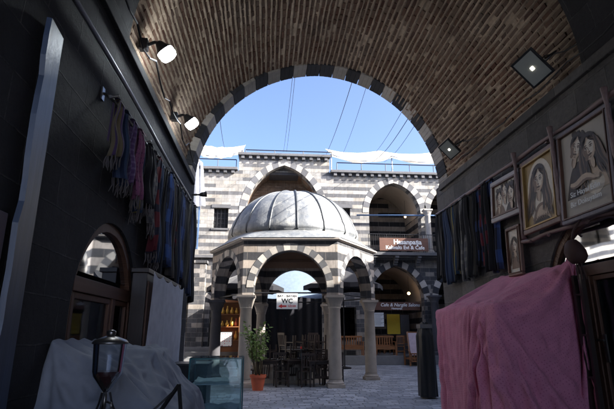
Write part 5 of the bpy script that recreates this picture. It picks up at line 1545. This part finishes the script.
# gathered end that falls by the door
f = MB()
f.grid(lambda u, v: (3.38 + 0.09 * nz(u * 4 + v, v * 1.2, 5) * (0.4 + v), 5.06 - 0.3 * u * (0.35 + 0.45 * v + 0.15 * math.sin(v * 8)) + 0.05 * nz(v * 5, u * 3), 2.38 - 0.12 * u - (1.5 + 0.7 * (1 - u)) * v + 0.05 * math.sin(u * 12)), 50, 80)
props(f.build('mauve_cloth', M['mauve'], smooth=True, origin=(3.4, 5, 0.2), fixn=False), 'gathered strip of mauve cloth hanging beside the right door jamb', 'cloth', 'cloths over the right stall')
# stacked shelf between cloth and door
t = thing('wooden_rack', 'brown slatted rack between the mauve cloth and the right door', 'rack', (3.36, 4.92, 0))
mb = MB()
mb.box(-0.03, 0.02, -0.02, 0.02, 0, 2.2); mb.box(-0.03, 0.02, -0.14, -0.1, 0, 2.2)
for k in range(5): mb.box(-0.03, 0.02, -0.1, -0.02, 0.3 + 0.42 * k, 0.32 + 0.42 * k)
mb.build('rack_frame', M['darkwood'], t)
# black covered postcard stand outside on the right
t = thing('covered_stand', 'narrow stand under a black plastic sheet just outside the arch', 'stand', (4.12, 12.4, 0))
mb = MB()
def bk(u, v):
    a = 2 * PI * u
    r_ = (0.2 + 0.03 * v) * (1 + 0.13 * math.sin(5 * a + 2 * v) + 0.06 * math.sin(11 * a)) * (0.55 + 0.45 * min(1, v * 6))
    return (r_ * math.cos(a) * 1.0, r_ * math.sin(a), 1.82 - 1.78 * v + 0.04 * math.sin(a * 2) * (1 - v))
mb.grid(bk, 64, 30); mb.build('plastic_sheet', M['blacktarp'], t, smooth=True, fixn=False)
mb = MB(); mb.tube([(0, 0, 0), (0, 0, 1.85)], 0.03); mb.box(-0.16, 0.16, -0.16, 0.16, 1.7, 1.8); mb.build('stand_post', M['greymetal'], t)

# ------------------------------------------------------------ left foreground: cabinet with sheet, counter, dispenser, glass case
t = thing('display_cabinet', 'tall dark display cabinet standing against the left wall beyond the arched door', 'cabinet', (-1.4, 6.38, 0))
mb = MB(); mb.box(-0.09, 0.07, -1.0, 1.0, 0.0, 2.24); mb.box(-0.1, 0.09, -1.03, 1.03, 2.24, 2.29); mb.build('cabinet_body', M['darkwood'], t, bevel=0.006)
mb = MB(); mb.box(0.07, 0.085, -0.95, -0.03, 0.1, 2.15); mb.box(0.07, 0.085, 0.03, 0.95, 0.1, 2.15); mb.build('cabinet_door', M['doorwood'], t)
f = MB()
f.grid(lambda u, v: (-1.25 - 0.05 * (0.15 + v) * fold(u * 1.9, v * 1.9, 11.0, 2.6), 5.36 + 1.95 * u - 0.12 * v * (1 - u), 2.25 - 0.0 * u - 0.05 * abs(math.sin(u * 4 * PI)) * (1 - v) - 1.9 * v), 160, 110)
props(f.build('white_sheet', M['sheetblue'], smooth=True, origin=(-1.27, 6.7, 0.3), fixn=False), 'white cotton sheet hung over the front of the tall dark cabinet', 'sheet')
# covered counter
t = thing('counter', 'low counter under the grey white sheet at the lower left', 'counter', (-1.05, 3.9, 0))
mb = MB(); mb.box(-0.43, 0.41, -0.48, 0.98, 0, 1.04); mb.box(-0.43, 0.05, -0.38, 0.73, 1.04, 1.32); mb.build('counter_body', M['darkwood'], t)
NUa, NVa = 64, 104
res = sim_cloth(lambda u, w: (-1.47 + 1.42 * u, 3.05 + 2.4 * w, 1.53 + (0.035 * math.sin(w * 60 + 4 * math.sin(u * 3)) + 0.05 * nz(u * 5, w * 9)) * min(1, 0.25 + u * 3) + 0.02 * math.sin(u * 34 + w * 5)), NUa, NVa,
                [(-1.5, -0.62, 3.4, 4.9, 0.0, 1.06), (-1.5, -0.98, 3.5, 4.1, 1.06, 1.34), (-1.5, -0.9, 4.1, 4.65, 1.06, 1.45), (-0.95, -0.7, 3.65, 3.95, 1.06, 1.15), (-1.5, -1.2, 3.55, 3.8, 1.34, 1.42), (-1.6, 0.5, 2, 6, -0.2, 0.0)], [j for j in range(NVa + 1) if 3.5 < 3.05 + 2.4 * j / NVa < 4.8], 46, stiff=0.1)
props(sim_build('dust_sheet', M['sheetgrey'], res, NUa, NVa, (-1, 4, 1)), 'rumpled grey white dust sheet draped over the counter at the lower left', 'sheet')
# dispenser with dark syrup
DP = (-0.92, 3.0, 1.11)
t = thing('drink_dispenser', 'conical glass drink dispenser with steel lid and dark syrup on the counter', 'dispenser', DP)
t.scale = (0.86, 0.86, 0.9)
mb = MB(); mb.lathe([(0.012, 0.17), (0.03, 0.19), (0.09, 0.27), (0.098, 0.3), (0.108, 0.47), (0.11, 0.475)], n=36, cap=False); mb.build('glass_bowl', M['jarglass'], t, smooth=True)
mb = MB(); mb.lathe([(0.011, 0.172), (0.028, 0.192), (0.087, 0.272), (0.093, 0.298), (0.093, 0.3), (0.001, 0.3)], n=36); mb.build('syrup', M['wine'], t, smooth=False)
mb = MB(); mb.lathe([(0.118, 0.47), (0.12, 0.478), (0.105, 0.495), (0.05, 0.515), (0.035, 0.52)], n=36); mb.lathe([(0.02, 0.52), (0.03, 0.53), (0.03, 0.55), (0.012, 0.56)], n=20); mb.build('lid', M['steel'], t, smooth=True)
mb = MB(); mb.tube([(0, 0, 0.18), (0, 0, 0.05)], 0.014); mb.tube([(0, 0, 0.12), (0.05, -0.02, 0.11), (0.06, -0.03, 0.08)], 0.008); mb.build('tap', M['steel'], t, smooth=True)
for k in range(3):
    a = 2 * PI * k / 3 + 0.5
    mb = MB(); mb.tube([(0.03 * math.cos(a), 0.03 * math.sin(a), 0.17), (0.05 * math.cos(a), 0.05 * math.sin(a), 0.1), (0.1 * math.cos(a), 0.1 * math.sin(a), -0.0)], 0.007); mb.build('leg', M['iron'], t)
# folding metal stand before the counter
t = thing('folding_stand', 'small black folding metal stand lying on the dust sheet by the dispenser', 'stand', (-0.6, 3.1, 1.06))
mb = MB()
mb.bar((-0.1, -0.1, -0.05), (0.06, 0.12, 0.22), 0.022, 0.016); mb.bar((0.06, 0.12, 0.22), (0.14, -0.12, -0.05), 0.022, 0.016); mb.bar((-0.16, 0.05, 0.0), (0.06, 0.12, 0.21), 0.016, 0.012); mb.bar((-0.03, -0.02, 0.08), (0.1, 0.0, 0.08), 0.014, 0.012)
mb.build('stand_frame', M['iron'], t, bevel=0.002)
t = thing('wooden_tray', 'dark red wooden tray on the counter left of the dispenser', 'tray', (-1.28, 2.8, 1.12))
mb = MB(); mb.box(-0.16, 0.16, -0.12, 0.12, 0, 0.015); mb.box(-0.16, 0.16, -0.12, -0.105, 0.015, 0.05); mb.box(-0.16, 0.16, 0.105, 0.12, 0.015, 0.05); mb.box(-0.16, -0.145, -0.105, 0.105, 0.015, 0.05); mb.box(0.145, 0.16, -0.105, 0.105, 0.015, 0.05)
mb.build('tray_body', M['doorwood'], t)
# small table that carries dispenser and tray
t = thing('side_table', 'dark side table carrying the drink dispenser at the lower left', 'table', (-1.08, 2.8, 0))
mb = MB(); mb.box(-0.42, 0.36, -0.25, 0.23, 1.07, 1.11); mb.build('tabletop', M['darkwood'], t, bevel=0.005)
for sx in (-0.38, 0.32):
    for sy in (-0.21, 0.19):
        mb = MB(); mb.box(sx - 0.02, sx + 0.02, sy - 0.02, sy + 0.02, 0, 1.07); mb.build('leg', M['darkwood'], t)
# glass display case
GX0, GX1, GY0, GY1, GZ = -0.86, -0.27, 5.75, 6.2, 1.31
t = thing('glass_display_case', 'empty bluish glass display case with pale shelves beside the counter', 'display case', ((GX0 + GX1) / 2, 6.0, 0))
GO2 = ((GX0 + GX1) / 2, 6.0, 0)
for nm, a in (('glass_front', (GX0 + .006, GX1 - .006, GY0, GY0 + 0.006, 0.3, GZ)), ('glass_back', (GX0 + .006, GX1 - .006, GY1 - 0.006, GY1, 0.3, GZ)), ('glass_side', (GX0, GX0 + 0.005, GY0, GY1, 0.3, GZ)), ('glass_side', (GX1 - 0.005, GX1, GY0, GY1, 0.3, GZ)), ('glass_top', (GX0, GX1, GY0, GY1, GZ + 0.001, GZ + 0.009))):
    mb = MB(); mb.box(*a); mb.build(nm, M['caseglass'], t, origin=GO2)
teal = m_plain('teal_glass_edge', (0.05, 0.2, 0.22), 0.2, var=0.1)
mb = MB()
for x in (GX0, GX1):
    for y in (GY0, GY1): mb.box(x - 0.007, x + 0.007, y - 0.007, y + 0.007, 0.3, GZ)
for y in (GY0, GY1): mb.box(GX0 + .007, GX1 - .007, y - 0.006, y + 0.006, GZ - 0.012, GZ)
for x in (GX0, GX1): mb.box(x - 0.006, x + 0.006, GY0 + .007, GY1 - .007, GZ - 0.012, GZ)
mb.build('edge_strips', teal, t, origin=GO2)
for z in (1.02, 0.72):
    mb = MB(); mb.box(GX0 + 0.02, GX1 - 0.02, GY0 + 0.02, GY1 - 0.02, z, z + 0.012)
    mb.grid(lambda u, v, z=z: (GX0 + 0.05 + 0.5 * u + 0.01 * math.sin(v * 9), GY0 + 0.04 + 0.37 * v, z + 0.035 + 0.045 * nz(u * 3, v * 3, z) + 0.012 * ridged(u * 5, v * 5, z)), 50, 40)
    mb.build('shelf', M['sheetblue'], t, origin=GO2)
mb = MB(); mb.box(GX0, GX1, GY0, GY1, 0, 0.3); mb.build('plinth', M['darkwood'], t, origin=GO2)
t = thing('black_cabinet', 'low black cabinet between the hanging white sheet and the glass case', 'cabinet', (-1.08, 6.9, 0))
mb = MB(); mb.box(-0.17, 0.32, -0.25, 0.25, 0, 1.17); mb.box(-0.17, 0.34, -0.27, 0.27, 1.17, 1.2); mb.build('cabinet_body', M['blacktarp'], t, bevel=0.005)
mb = MB(); mb.tube([(-0.02, -0.27, 0.9), (0.15, -0.27, 0.9)], 0.01); mb.build('handle', M['steel'], t)
